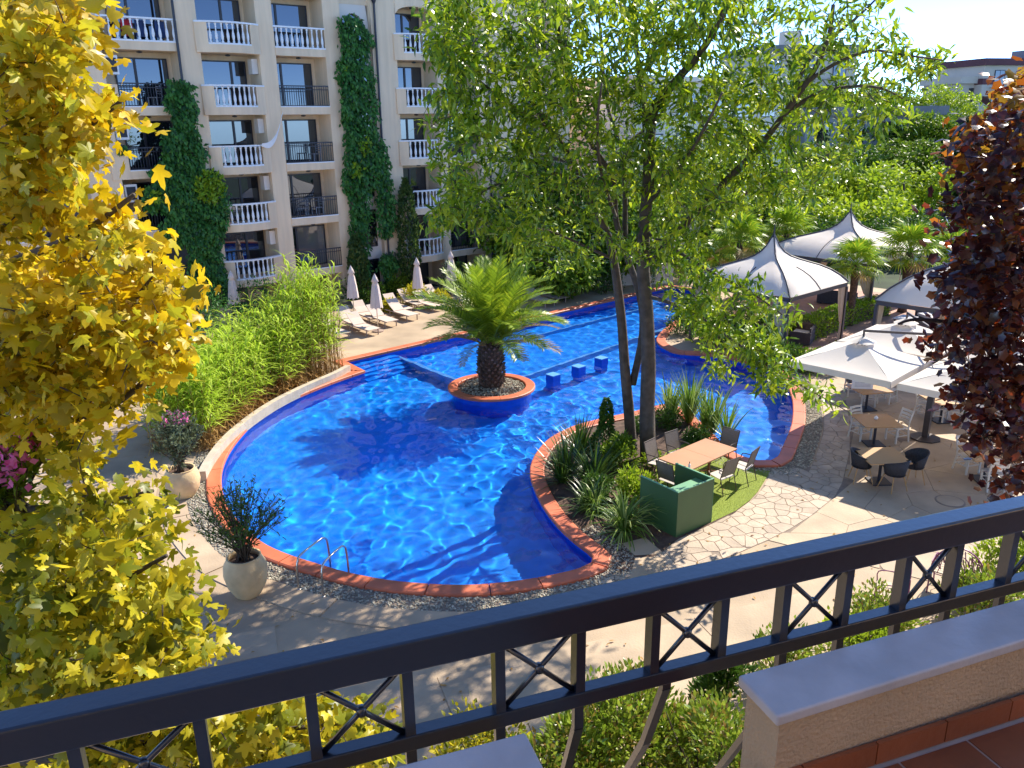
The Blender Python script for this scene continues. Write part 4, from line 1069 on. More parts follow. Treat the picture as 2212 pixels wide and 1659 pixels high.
# ---------------------------------------------------------------- trees behind
def at(px, py_top, d, h_extra=0):
    p = Y(px, py_top, d); return p
def hz(x, y):
    d = max(0, y-60+max(0, (18-x)*.6)); return -.6+min(9.5, d*.19)+1.1*sin(x*.11+1)*cos(y*.09)*min(1, d/20) if y > 56 else 0
BG = [ # px of centre, px y of the top, distance, half width m, material, shape, label
 (1070,330,50,4.2,'dark','round','dark green tree against the facade at the left of the big tree'),
 (1150,430,47,3.2,'mid','round','mid green tree in front of the facade, left behind the big tree'),
 (1240,470,46,2.6,'dark','round','low dark tree behind the open cream parasol'),
 (1350,400,46,3.6,'mid','round','tree beyond the end of the apartment building, left of the trunks'),
 (1360,300,64,5,'dark','round','tall dark tree straight behind the trunks of the big tree'),
 (1470,330,62,5,'mid','round','leafy tree right behind the limbs of the big tree'),
 (1560,260,72,6,'light','round','pale green tree high on the slope behind the big tree'),
 (1640,400,58,4.2,'dark','round','dark rounded tree over the left fan palms'),
 (1700,330,70,5.5,'mid','round','bushy tree on the slope below the arched blue grey building'),
 (1790,300,76,5.5,'dark','round','dark tree beside the blue grey arched building'),
 (1740,420,60,4.4,'light','round','light green tree above the far marquee'),
 (1860,360,66,5,'light','round','feathery light green tree right of the far marquee peak'),
 (1900,420,58,4.2,'light','round','bright green bushy tree behind the far marquee'),
 (1960,340,68,5,'light','round','light green tree on the slope, second from the conifer'),
 (2010,245,88,6,'mid','round','mid green tree below the cream hillside block'),
 (1930,240,90,7,'mid','round','wide tree closing the skyline left of the hillside block'),
 (2090,250,76,3.9,'conifer','cone','dark drooping conifer right of the centre slope'),
 (2130,330,66,3.6,'conifer','cone','nearer conifer left of the purple tree'),
 (2190,300,74,5,'mid','round','tree behind the purple leaved tree at the right edge'),
 (1150,290,52,4,'mid','round','mid green tree left behind the big tree, covering the balconies'),
 (1300,300,50,4.6,'dark','round','dark tree between the main block and the garden wing'),
 (1430,255,49,4.8,'mid','round','tall mid green tree right behind the big trunks'),
 (1545,250,54,5.2,'light','round','pale tree on the slope right of the garden wing'),
 (1690,160,99,6,'mid','round','tree in front of the grey roofed building'),
 (1890,178,100,6,'mid','round','mid green skyline tree between the two hillside houses'),
 (1830,190,104,8,'mid','round','tree on the skyline right of the grey roofed building'),
 (2045,190,104,6,'light','round','light tree just left of the cream hillside block'),
 (1740,190,98,7,'light','round','pale tree on the skyline behind the right limb of the big tree'),
 (1620,215,92,7,'mid','round','tree high on the slope below the grey roof'),
 (1980,300,80,5,'mid','round','bushy mid green tree halfway up the slope at the right'),
 (1820,480,52,3.4,'dark','round','dark shrubby tree directly behind the far marquee'),
 (1960,470,52,3.6,'dark','round','dark low tree behind the fan palms by the far marquee'),
 (2060,450,52,3.8,'dark','round','dark tree over the right marquee'),
 (2170,440,50,4,'mid','round','tree above the right marquee behind the purple leaves'),
 (1210,520,42,2.2,'mid','round','small leafy tree with orange tinged shoots by the open parasol'),
]
for i, (px, py_, d, rw_, mt, shp, lb) in enumerate(BG):
    p = Y(px, py_, d); gz = hz(p.x, p.y); h = max(2.5, p.z-gz)
    nm = 'conifer_tree' if shp == 'cone' else 'broadleaf_tree'
    bg_tree(p.x, p.y, gz, h, rw_, rw_, min(h*.48, rw_*1.15), LM[mt], lb, nm, nleaf=4200 if shp == 'round' else 4200, lsz=.42 if d > 55 else .34, seed=i, shape=shp, nclump=34)
# dense undergrowth on the slope
r_ = np.random.default_rng(31); n_ = 26000
Xs = r_.uniform(-8, 62, n_); Ys = r_.uniform(50, 96, n_); keep = Ys > 50+np.maximum(0, (6-Xs))*1.1
Xs, Ys = Xs[keep], Ys[keep]; Zs = np.array([hz(a, c) for a, c in zip(Xs, Ys)])+np.abs(np.sin(Xs*.9)*np.cos(Ys*.8))*1.8*r_.uniform(.2, 1, len(Xs))
n_ = len(Xs); Xd = rdir(n_, r_); Xd[:, 2] += .5; Nn = rdir(n_, r_); Nn[:, 2] += .6
tag(stuff(leafobj('undergrowth', DIAM, np.stack([Xs, Ys, Zs], 1), Xd, Nn, r_.uniform(.3, .7, n_), r_.uniform(.18, .4, n_), LM['mid'])), 'dense green scrub covering the slope below the trees', 'undergrowth', kind='stuff')
# ---------------------------------------------------------------- palms
def frond_mesh(name, Ln, curve, nl, ll, lw, mat, seed, dry=False, vee=.35):
    r = np.random.default_rng(seed); mb = MB(); pts = []
    for i in range(11):
        t = i/10; a = curve[0]+(curve[1]-curve[0])*t**1.3; pts.append(a)
    P = [Vector((0, 0, 0))]
    for a in pts[:-1]: P.append(P[-1]+Vector((cos(a), 0, sin(a)))*Ln/10)
    mb.tube(P, [.028*(1-.09*i) for i in range(11)], 4)
    for k in range(nl):
        t = .14+.86*k/nl; f = t*10; i = min(9, int(f)); p = P[i]*(1-f+i)+P[i+1]*(f-i); d = (P[i+1]-P[i]).normalized(); up = Vector((-d.z, 0, d.x))
        l = ll*(.35+1.1*sin(pi*min(1, t*.93+.06))**.8)*r.uniform(.85, 1.1)
        for s in (-1, 1):
            dv = (d*(.55+.35*t)+Vector((0, s, 0))*.85+up*vee*r.uniform(.4, 1.3)).normalized(); n_ = dv.cross(d).normalized()
            w3 = d*lw/2; e = p+dv*l+Vector((0, 0, -.16*l)); m_ = p+dv*l*.5
            o = len(mb.v); mb.v += [tuple(p-w3*.5), tuple(p+w3*.5), tuple(m_+w3), tuple(m_-w3), tuple(e)]; mb.f += [(o, o+1, o+2, o+3), (o+3, o+2, o+4)]
    return mb.mesh(name, mat)
def rotm(az_, el, roll=0): return Matrix.Rotation(az_, 4, 'Z') @ Matrix.Rotation(-el, 4, 'Y') @ Matrix.Rotation(roll, 4, 'X')
date = thing('date_palm', 'feathery date palm with a thick scaly trunk on the round island in the pool', 'palm', loc=(ISL.x, ISL.y, .2))
prof = [(.36, -.05), (.40, .15), (.37, .5), (.39, .9), (.42, 1.2), (.34, 1.5), (.2, 1.65)]
MB().lathe(prof, 16).obj('trunk', M['palmbark'], date, True)
M['scale'] = MAT('leaf_base_scale', (.16, .105, .07), .85, .4, 14, .3, 30, island=.35)
sc_me = MB().add([(-.055, 0, 0), (.055, 0, 0), (.04, .10, .07), (-.04, .10, .07), (0, .03, .12), (0, .14, .10)], [(0, 1, 2, 3), (3, 2, 5), (0, 3, 5, 4), (1, 4, 5, 2), (0, 4, 1)]).mesh('trunk_scale', M['scale'])
for j in range(13):
    z = .05+j*.115; rr = .37+.04*sin(z*3)
    for k in range(13):
        a = 2*pi*(k+.5*(j % 2))/13+random.uniform(-.05, .05)
        link('trunk_scale', sc_me, date, Matrix.Translation((rr*cos(a), rr*sin(a), z)) @ Matrix.Rotation(a-pi/2, 4, 'Z') @ Matrix.Rotation(random.uniform(-.1, .3), 4, 'X') @ Matrix.Scale(random.uniform(.85, 1.15), 4))
fr = [frond_mesh('frond', 3.1, (rad(4), rad(-60)), 46, .46, .062, LM['palm'], 1), frond_mesh('frond', 2.8, (rad(6), rad(-66)), 46, .44, .06, LM['palm'], 2), frond_mesh('frond', 3.3, (rad(3), rad(-32)), 46, .46, .062, LM['palm'], 3),
      frond_mesh('frond', 2.6, (rad(0), rad(-60)), 40, .38, .05, LM['palm_dry'], 4)]
r_ = np.random.default_rng(4); nf = 66
for k in range(nf):
    t = k/nf; el = rad(88-66*t**.95+r_.uniform(-6, 6)); a = k*2.39996+r_.uniform(-.15, .15)
    me = fr[2] if t < .3 else (fr[0] if t < .62 else (fr[1] if t < .88 else fr[3]))
    if t < .88 and r_.uniform() < .04: me = fr[3]
    link('frond', me, date, Matrix.Translation((.16*cos(a), .16*sin(a), 1.50-.06*t)) @ rotm(a, el, r_.uniform(-.3, .3)) @ Matrix.Scale(r_.uniform(.85, 1.08)*(.8 if t < .08 else 1), 4))
def fan_mesh(seed, mat):
    r = np.random.default_rng(seed); mb = MB(); Lp = .75
    mb.tube([(0, 0, 0), (Lp*.5, 0, .03), (Lp, 0, 0)], [.014, .011, .009], 4); n = 22; R_ = .62
    for i in range(n):
        a = rad(-140+280*i/(n-1)); l = R_*(.75+.25*cos(a*.6))*r.uniform(.92, 1.05); da = rad(5.6)
        c = Vector((Lp, 0, 0)); z_ = .03 if i % 2 else -.01
        q1 = c+Vector((cos(a-da), sin(a-da), 0))*l*.55+Vector((0, 0, .03)); q2 = c+Vector((cos(a+da), sin(a+da), 0))*l*.55+Vector((0, 0, .03)); q3 = c+Vector((cos(a), sin(a), 0))*l+Vector((0, 0, -.16*r.uniform(.5, 1.6)))
        o = len(mb.v); mb.v += [tuple(c), tuple(q1), tuple(q2), tuple(q3)]; mb.f += [(o, o+1, o+2), (o+1, o+3, o+2)]
    return mb.mesh('fan_leaf', mat)
fans = [fan_mesh(i, LM['fan']) for i in range(3)]+[fan_mesh(7, LM['palm_dry'])]
def fan_palm(px, py, dist, th, label, sc_=1.0, seed=1):
    p = Y(px, py, dist); z0 = hz(p.x, p.y) if p.y > 56 else 0; h = max(.5, p.z-z0)
    t_ = thing('fan_palm', label, 'palm', 'fan palms round the marquees', (p.x, p.y, z0)); r = np.random.default_rng(seed)
    MB().lathe([(th*1.2, 0), (th, .2), (th*.95, h*.5), (th*1.15, h*.85), (th*.8, h)], 10).obj('trunk', M['palmbark'], t_, True)
    for k in range(38):
        t = k/38; el = rad(80-115*t+r.uniform(-8, 8)); a = k*2.39996
        link('fan_leaf', fans[3] if t > .9 else fans[k % 3], t_, Matrix.Translation((0, 0, h)) @ rotm(a, el, r.uniform(-.2, .2)) @ Matrix.Scale(sc_*r.uniform(.85, 1.1), 4))
    return t_
fan_palm(1850, 572, 35.5, .16, 'fan palm standing in the hedge between two marquees', 1.05, 1)
fan_palm(1966, 545, 38, .2, 'larger fan palm right of the one in the hedge', 1.3, 2)
fan_palm(1599, 520, 41, .15, 'fan palm left of the nearest marquee peak', 1.2, 3)
fan_palm(1700, 505, 43, .16, 'fan palm with yellowing leaves between the two marquee peaks', 1.25, 4)
fan_palm(1560, 548, 44, .15, 'small fan palm partly hidden by the big tree branches', 1.0, 5)
fan_palm(2060, 548, 44, .15, 'fan palm behind the right marquee by the purple leaves', 1.1, 6)

# ---------------------------------------------------------------- strap leaved plants
def blades(n, h, spread, wd, r, droop=.6, tall=1.0):
    V_ = []; F_ = []
    for k in range(n):
        a = r.uniform(0, 2*pi); el = rad(88)-abs(r.normal(0, 1))*spread; el = max(rad(8), el); l = h*r.uniform(.7, 1.1); p = np.array([cos(a), sin(a), 0])*r.uniform(0, .10)
        side = np.array([-sin(a), cos(a), 0]); seg = 4; o = len(V_); q = p.copy(); e = el
        for s_ in range(seg+1):
            w_ = wd*(1-(s_/seg)**1.8*.96)/2*(.8 if s_ == 0 else 1); V_.append(q-side*w_); V_.append(q+side*w_)
            q = q+np.array([cos(a)*cos(e), sin(a)*cos(e), sin(e)])*l/seg; e -= droop*r.uniform(.6, 1.3)/seg*(1+s_*.4)
        for s_ in range(seg): F_.append((o+s_*2, o+s_*2+1, o+s_*2+3, o+s_*2+2))
    return np.array(V_), np.array(F_)
def strap(name, label, px, py, h, n, mat, spread=.5, wd=.04, droop=.7, heads=1, rad_=.3, group=None, seed=1, cat='plant'):
    g = G(px, py, 0); t_ = thing(name, label, cat, group, (g.x, g.y, .02)); r = np.random.default_rng(seed)
    for k in range(heads):
        V_, F_ = blades(n, h*r.uniform(.85, 1.1), spread, wd, r, droop)
        o = link('leaf_rosette', fastmesh('leaf_rosette', V_, F_, mat), t_); a = r.uniform(0, 2*pi)
        rr = rad_*math.sqrt(r.uniform(.05, 1)) if heads > 1 else 0
        o.location = (rr*cos(a), rr*sin(a), 0)
    return t_
strap('flax_plant', 'large arching striped flax plant at the near tip of the planting bed', 1348, 1150, 1.25, 150, LM['flax'], .75, .05, 1.3, seed=1)
strap('flax_plant', 'smaller striped flax left of the largest one by the coping', 1290, 1105, .95, 90, LM['flax'], .8, .04, 1.2, seed=2)
strap('yucca_plant', 'dark spiky yucca leaning over the coping on the left of the bed', 1250, 1040, 1.25, 60, LM['yucca'], .7, .06, .35, 3, .45, seed=3)
strap('yucca_plant', 'dark spiky yucca in the far left corner of the bed', 1255, 975, 1.1, 60, LM['yucca'], .65, .055, .3, 2, .35, seed=4)
strap('yucca_plant', 'low dark yucca in the middle of the bed', 1300, 1045, .9, 60, LM['yucca'], .8, .05, .5, 3, .4, seed=5)
strap('yucca_plant', 'dark yucca low by the coping between the flax plants', 1255, 1095, .8, 55, LM['yucca'], .8, .045, .6, 2, .3, seed=6)
strap('sword_plant', 'tall bright sword leaved plant right behind the long table', 1535, 935, 1.55, 42, LM['flax'], .32, .075, .35, 2, .25, 'sword plants behind the table', seed=7)
strap('sword_plant', 'tall sword leaved plant, leftmost of the clump behind the table', 1452, 905, 1.5, 40, LM['flax'], .32, .07, .3, 2, .25, 'sword plants behind the table', seed=8)
strap('sword_plant', 'tall sword leaved plant, middle of the clump behind the table', 1492, 918, 1.6, 42, LM['flax'], .3, .07, .3, 2, .25, 'sword plants behind the table', seed=9)
strap('sword_plant', 'sword leaved plant at the right end of the clump behind the table', 1568, 950, 1.25, 38, LM['flax'], .4, .07, .4, 1, .2, 'sword plants behind the table', seed=10)
def shr(px, py, h, rx, mat, label, **k):
    g = G(px, py, 0); return shrub(g.x, g.y, .0, h, rx, rx*.9, LM[mat], label, **k)
g = G(1308, 985); bg_tree(g.x, g.y, 0, 1.75, .62, .62, 1, LM['dark'], 'cone shaped dark evergreen at the back of the planting bed', 'conical_bush', nleaf=2600, lsz=.11, shape='cone', group=None, trunk=.04)
shr(1372, 1085, .95, .62, 'light', 'rounded yellow green shrub beside the green cabinet', n=1500, lsz=.13)
shr(1335, 1010, 1.0, .6, 'mid', 'loose mid green shrub in front of the trunks', n=1500, lsz=.14)
shr(1290, 1075, .7, .5, 'dark', 'low dark shrub in the middle of the planting bed', n=1100, lsz=.11)
shr(1410, 1010, .5, .35, 'light', 'small bright shrub at the foot of the right trunk', n=500, lsz=.1)
shr(1440, 925, .7, .5, 'dark', 'dark reddish shrub under the sword plants by the trunk', n=900, lsz=.11)
shr(1510, 955, .55, .5, 'dark', 'low dark shrub between the sword plants and the long table', n=900, lsz=.1)
shr(1380, 935, .6, .4, 'dark', 'small dark shrub behind the trunks at the back of the bed', n=700, lsz=.1)
shr(1400, 1115, .3, .3, 'straw', 'dry straw coloured low plant left of the green cabinet', n=260, lsz=.1)

# ---------------------------------------------------------------- reeds
r_ = np.random.default_rng(14); stem_m = MB(); LP, LX, LN, LL, LW = [], [], [], [], []; DP, DX, DN, DL, DW = [], [], [], [], []
nodes = fine[:-5]
for k in range(620):
    t = r_.uniform(0, 1)**.9; i = int(t*(len(nodes)-2)); d = (nodes[i+1]-nodes[i]).normalized(); s_ = Vector((d.y, -d.x)); b_ = nodes[i]+s_*(.3+1.9*r_.uniform())+d*r_.uniform(-.1, .1)
    h = r_.uniform(2.7, 4.1)*(.80+.34*math.exp(-((t-.17)/.17)**2)-.16*t); lean = Vector((r_.normal(0, .12), r_.normal(0, .12)))
    p0 = Vector((b_.x, b_.y, .02)); p1 = p0+Vector((lean.x*.4, lean.y*.4, h*.5)); p2 = p0+Vector((lean.x*1.3, lean.y*1.3, h))
    stem_m.tube([p0, p1, p2], [.012, .010, .004], 3, False)
    for j in range(15):
        u_ = .26+.74*(j+r_.uniform(0, .8))/15; p = p0.lerp(p1, u_*2) if u_ < .5 else p1.lerp(p2, u_*2-1); a = j*2.5+r_.uniform(0, 1)
        LP.append(tuple(p)); LX.append((cos(a), sin(a), r_.uniform(.3, 1.5))); LN.append((-cos(a)*.6, -sin(a)*.6, 1)); LL.append(r_.uniform(.42, .80)); LW.append(r_.uniform(.038, .062))
    for j in range(9):
        u_ = r_.uniform(.02, .55); p = p0.lerp(p1, u_); a = r_.uniform(0, 2*pi)
        DP.append(tuple(p)); DX.append((cos(a), sin(a), r_.uniform(-.9, .9))); DN.append((-cos(a)*.6, -sin(a)*.6, 1)); DL.append(r_.uniform(.25, .5)); DW.append(r_.uniform(.02, .035))
reed = thing('reed_clump', 'dense tall bright green reeds with straw coloured bases behind the low wall', 'reeds')
stuff(stem_m.obj('stems', LM['straw'], reed))
RT = (np.array([(0, 0, 0), (.3, .5, .08), (.3, -.5, .08), (.65, .4, .0), (.65, -.4, .0), (1, 0, -.32)]), [(0, 2, 1), (1, 2, 3), (2, 4, 3), (3, 4, 5)])
A_ = np.array
stuff(leafobj('leaves', RT, A_(LP), A_(LX), A_(LN, float), A_(LL), A_(LW), LM['reed'], reed)); stuff(leafobj('dry_leaves', RT, A_(DP), A_(DX), A_(DN, float), A_(DL), A_(DW), LM['straw'], reed))

# ---------------------------------------------------------------- clay pots
M['clay'] = MAT('cream_clay', (.66, .47, .24), .85, .22, 2.2, .5, 14, detail=8)
def pot(px, py, R_, H_, label):
    g = G(px, py, 0); t_ = thing('clay_pot', label, 'pot', 'big clay pots beside the pool', (g.x, g.y, .0))
    pr = [(.50*R_, 0), (.62*R_, .06*H_), (.88*R_, .3*H_), (1.0*R_, .58*H_), (.96*R_, .80*H_), (.80*R_, .94*H_), (.76*R_, .975*H_), (.79*R_, H_), (.70*R_, H_), (.68*R_, .93*H_), (.78*R_, .8*H_)]
    MB().lathe(pr, 32, cap=False).obj('body', M['clay'], t_, True)
    MB().lathe([(.775*R_, .86*H_), (.4*R_, .89*H_), (.02, .9*H_)], 20, cap=False).obj('soil', M['soil'], t_)
    return g, H_*.88
g1, h1_ = pot(399, 1072, .44, .78, 'cream clay pot with a flowering oleander, the farther of the two big pots')
g2, h2_ = pot(537, 1284, .43, .88, 'cream clay pot with a twiggy dark plant beside the pool ladder')
def twiggy(name, label, g, z0, h, rx, nst, lsz, mat, seed, flowers=0, dens=1.0):
    r = np.random.default_rng(seed); t_ = thing(name, label, 'shrub', None, (g.x, g.y, z0)); mb = MB(); P, X = [], []
    for k in range(nst):
        a = r.uniform(0, 2*pi); e = r.uniform(.15, 1)**.8; tip = Vector((rx*e*cos(a), rx*e*sin(a), h*r.uniform(.6, 1)*(1-.25*e)))
        p1 = Vector((tip.x*.25, tip.y*.25, tip.z*.4)); p2 = Vector((tip.x*.65, tip.y*.65, tip.z*.75)); mb.tube([Vector((r.normal(0, .05), r.normal(0, .05), 0)), p1, p2, tip], [.014, .010, .007, .004], 4, False)
        for j in range(3):
            b_ = p2 if j else p1; q = b_+Vector(r.normal(0, .16*h*.6, 3))+Vector((0, 0, .14*h)); mb.tube([b_, q], [.006, .003], 3, False)
            for _ in range(int(5*dens)):
                u_ = r.uniform(.2, 1); pp = b_.lerp(q, u_); P.append(tuple(pp)); X.append(tuple(np.array(q-b_)/max(.01, (q-b_).length)+r.normal(0, .5, 3)))
        for _ in range(int(12*dens)):
            u_ = r.uniform(.15, 1); pp = p1.lerp(p2, u_) if r.uniform() < .5 else p2.lerp(tip, u_); P.append(tuple(pp)); X.append(tuple(r.normal(0, .6, 3)+np.array([0, 0, .7])))
    if z0 > 3: mb.tube([(0, 0, -z0), (.1, 0, -z0*.5), (0, 0, .05)], [.05, .04, .02], 6)
    stuff(mb.obj('stems', M['twig'], t_)); P = A_(P); X = A_(X); n_ = len(P)
    stuff(leafobj('foliage', LANCE, P, X, rdir(n_, r), lsz*r.uniform(.6, 1.2, n_), lsz*.24*r.uniform(.8, 1.2, n_), LM[mat], t_))
    if flowers:
        idx_ = np.argsort(-P[:, 2])[:flowers*6]; idx_ = r.choice(idx_, flowers, False); Q = np.repeat(P[idx_], 7, 0)+r.normal(0, .035, (flowers*7, 3))
        stuff(leafobj('flowers', DIAM, Q, rdir(len(Q), r), rdir(len(Q), r), np.full(len(Q), .06), np.full(len(Q), .05), LM['pink'], t_))
    return t_
twiggy('oleander', 'grey green oleander with pink flowers growing in the farther clay pot', g1, h1_, 1.75, .75, 46, .14, 'grey', 3, 16, 2.6)
twiggy('potted_shrub', 'sparse dark twiggy shrub growing in the clay pot by the ladder', g2, h2_, 1.85, 1.2, 60, .10, 'dark', 5, 0, 1.4)
gp_ = G(1, 1180); twiggy('oleander', 'oleander with bright pink flower heads behind the golden leaves at the far left', Y(38, 1130, 5.0), Y(38, 1130, 5.0).z, .75, .42, 34, .10, 'mid', 7, 70, 1.3)

# ---------------------------------------------------------------- pool ladder rails
M['steel'] = MAT('stainless_steel', (.55, .53, .50), .25, .05, 5, metal=1.0)
lad = thing('pool_ladder', 'pair of curved stainless steel grab rails at the near left edge of the pool', 'ladder')
for (ax, ay), (bx, by) in (((646, 1274), (712, 1222)), ((699, 1290), (752, 1240))):
    a = G(ax, ay, 0); c = G(bx, by, 0); d = (c-a); d.z = 0; l = d.length; d.normalize(); up = Vector((0, 0, 1)); H_ = .72
    pts = [a, a+up*H_*.55, a+up*H_*.85+d*.04, a+up*H_+d*.16, a+up*(H_+.02)+d*(l-.22), a+up*(H_-.04)+d*(l-.06), a+up*(H_-.16)+d*l, a+up*.1+d*(l+.03), a-up*.75+d*(l+.03)]
    MB().tube(refine(pts, 4), .024, 8).obj('rail', M['steel'], lad, True); MB().lathe([(.05, 0), (.05, .015), (.024, .03)], 10, tuple(a)).obj('flange', M['steel'], lad)

# ---------------------------------------------------------------- green cabinet, tables and chairs
M['green'] = MAT('green_paint', (.045, .11, .032), .45, .08, 1.5, .05, 30)
M['green_in'] = MAT('pale_green_edge', (.16, .36, .19), .5, .06, 4)
c0, c1, c2 = G(1460, 1163), G(1536, 1129), G(1421, 1088)
e1_ = (c1-c0); w1 = e1_.length; e1_.normalize(); e2_ = Vector((-e1_.y, e1_.x, 0)); w2_ = 1.15
cab = thing('green_cabinet', 'dark green open topped wooden service cabinet beside the long table', 'cabinet', loc=(c0.x, c0.y, .02), rz=math.atan2(e1_.y, e1_.x))
MB().box(0, w1, 0, .03, 0, 1.10).obj('front_panel', M['green'], cab); MB().box(0, .03, .032, w2_, 0, 1.10).obj('side_panel', M['green'], cab); MB().box(w1-.03, w1, .032, w2_, 0, 1.10).obj('side_panel', M['green'], cab)
MB().box(-.006, w1+.006, -.006, .036, 1.101, 1.118).obj('edge_trim', M['green_in'], cab); MB().box(-.006, .036, .038, w2_, 1.101, 1.118).obj('edge_trim', M['green_in'], cab); MB().box(w1-.036, w1+.006, .038, w2_, 1.101, 1.118).obj('edge_trim', M['green_in'], cab)
MB().box(w1, w1+.006, -.005, .03, 0, 1.1).obj('corner_trim', M['green_in'], cab)
MB().box(.032, w1-.034, .034, .50, .93, .96).obj('shelf', M['green_in'], cab); MB().box(.032, w1-.034, .034, w2_-.02, .30, .33).obj('shelf', M['green'], cab)

M['tabletop'] = MAT('orange_brown_laminate', (.55, .27, .12), .42, .06, 1.2, .04, 40)
M['tabletop2'] = MAT('oak_laminate', (.46, .27, .12), .42, .07, 1.2, .04, 40)
M['tableleg'] = MAT('rust_metal', (.24, .08, .04), .5, .1, 5)
def ztab(a, b, z=.0): g = G(1696.2+.24454*a, 811.2+.24454*b, z); return g
L_, N_, R2, T_ = G(1421, 991, .74), G(1483, 1021, .74), G(1596, 968, .74), G(1530, 946, .74)
ctr = (L_+N_+R2+T_)/4; du = ((R2-N_)+(T_-L_)).normalized(); ang = math.atan2(du.y, du.x)
lt = thing('long_table', 'long orange brown table made of two square tops set on the turf', 'table', loc=(ctr.x, ctr.y, .03), rz=ang)
for s_ in (-1, 1):
    a = (-1.0 if s_ < 0 else .004); c = (-.004 if s_ < 0 else 1.0)
    MB().box(a, c, -.5, .5, .69, .725).obj('tabletop', M['tabletop'], lt)
    mb = MB(); cx = s_*.5; mb.tube([(cx, 0, .0), (cx, 0, .69)], .035, 8); 
    for k in range(4):
        q = k*pi/2+pi/4; mb.tube([(cx, 0, .10), (cx+.2*cos(q), .2*sin(q), .07), (cx+.34*cos(q), .34*sin(q), .012)], [.022, .02, .016], 6); mb.tube([(cx, 0, .6), (cx+.3*cos(q), .3*sin(q), .685)], .014, 5)
    mb.obj('pedestal', M['tableleg'], lt)
bt = thing('bottle', 'small white sauce bottle with a dark cap on the long table', 'bottle', loc=(N_.x+.12, N_.y+.25, .755))
MB().lathe([(.03, 0), (.032, .02), (.03, .09), (.012, .12)], 10).obj('body', M['white'], bt, True); MB().lathe([(.012, .12), (.010, .17)], 8).obj('cap', M['darkmetal'], bt)
def ped_table(c, rz, label, w_=1.05):
    t_ = thing('cafe_table', label, 'table', 'square cafe tables on the terrace', (c.x, c.y, .015), rz); h = w_/2
    MB().box(-h, h, -h, h, .70, .735).obj('tabletop', M['tabletop2'], t_)
    mb = MB(); mb.tube([(0, 0, .03), (0, 0, .70)], .038, 8); mb.box(-.25, .25, -.25, .25, 0, .03)
    for k in range(4):
        q = k*pi/2+pi/4; mb.tube([(0, 0, .5), (.12*cos(q), .12*sin(q), .62), (.3*cos(q), .3*sin(q), .695)], .013, 5)
    mb.obj('pedestal', M['white'] if 'white leg' in label else M['darkmetal'], t_); return t_
c2_, c3_, c4_, c5_ = ztab(808, 398, .74), ztab(856, 708, .74), ztab(1790, 690, .74), ztab(1400, 205, .74); c1_ = ztab(735, 110, .74)
ped_table(c1_, rad(10), 'square oak topped table under the left parasol canopy')
ped_table(c2_, 0, 'square oak topped table with a white cup on it')
ped_table(c3_, rad(1), 'square oak topped table between the black woven armchairs')
ped_table(c4_, rad(-6), 'square oak topped table nearest the purple leaved tree')
ped_table(c5_, rad(6), 'square oak topped table behind the parasol mast')
cp = thing('cup', 'small white lidded sugar bowl on a cafe table', 'bowl', loc=(c2_.x, c2_.y+.05, .752)); MB().lathe([(.03, 0), (.055, .03), (.055, .07), (.03, .10), (.008, .12)], 12).obj('bowl', M['white'], cp, True)
bx = thing('menu_board', 'white menu board standing on the table under the left parasol', 'board', loc=(c1_.x-.25, c1_.y-.1, .752), rz=rad(-8)); MB().box(-.32, .32, -.02, .02, 0, .40).obj('panel', M['white'], bx)
M['print'] = MAT('grey_print', (.22, .22, .24), .7, .1, 5)
MB().box(.02, .24, -.024, -.021, .27, .30).obj('heading', M['print'], bx); MB().box(-.28, -.22, -.024, -.021, .27, .33).obj('emblem', M['print'], bx)
for k in range(4): MB().box(-.24, .24, -.024, -.021, .20-.04*k, .208-.04*k).obj('text_line', M['print'], bx)

M['chairwhite'] = MAT('cream_painted_wood', (.66, .60, .50), .5, .05, 3)
def white_chair():
    t_ = thing('ladder_back_chair', '-', 'chair', 'white ladder back chairs on the terrace'); m = M['chairwhite']
    MB().box(-.22, .22, -.21, .21, .43, .46).obj('seat', m, t_)
    for x in (-.2, .2):
        MB().obox((x, .19, 0), (x, .19, .43), .042, .042).obj('leg', m, t_); mb = MB(); mb.tube([(x, -.27, 0), (x, -.2, .40), (x, -.21, .6), (x, -.30, .93)], [.024, .026, .025, .022], 6); mb.obj('rear_post', m, t_)
    sl = MB().add([(-.19, 0, 0), (0, -.035, 0), (.19, 0, 0), (-.19, 0, .068), (0, -.035, .068), (.19, 0, .068), (-.19, .014, 0), (0, -.021, 0), (.19, .014, 0), (-.19, .014, .068), (0, -.021, .068), (.19, .014, .068)],
        [(0, 1, 4, 3), (1, 2, 5, 4), (7, 6, 9, 10), (8, 7, 10, 11), (3, 4, 10, 9), (4, 5, 11, 10), (0, 6, 7, 1), (1, 7, 8, 2), (0, 3, 9, 6), (2, 8, 11, 5)]).mesh('slat', m)
    for z, y in ((.56, -.212), (.66, -.232), (.76, -.258), (.86, -.288)): link('slat', sl, t_, Matrix.Translation((0, y, z)))
    for z in (.18, .30): MB().obox((-.2, -.235+.0*z, z), (.2, -.235, z), .018, .022).obj('stretcher', m, t_)
    MB().obox((-.2, .19, .25), (.2, .19, .25), .018, .022).obj('stretcher', m, t_)
    for x in (-.2, .2): MB().obox((x, -.22, .22), (x, .18, .22), .018, .022, Vector((0, 0, 1))).obj('stretcher', m, t_)
    return t_
def face(p, c): return math.atan2(c.y-p.y, c.x-p.x)-pi/2
wc = white_chair()
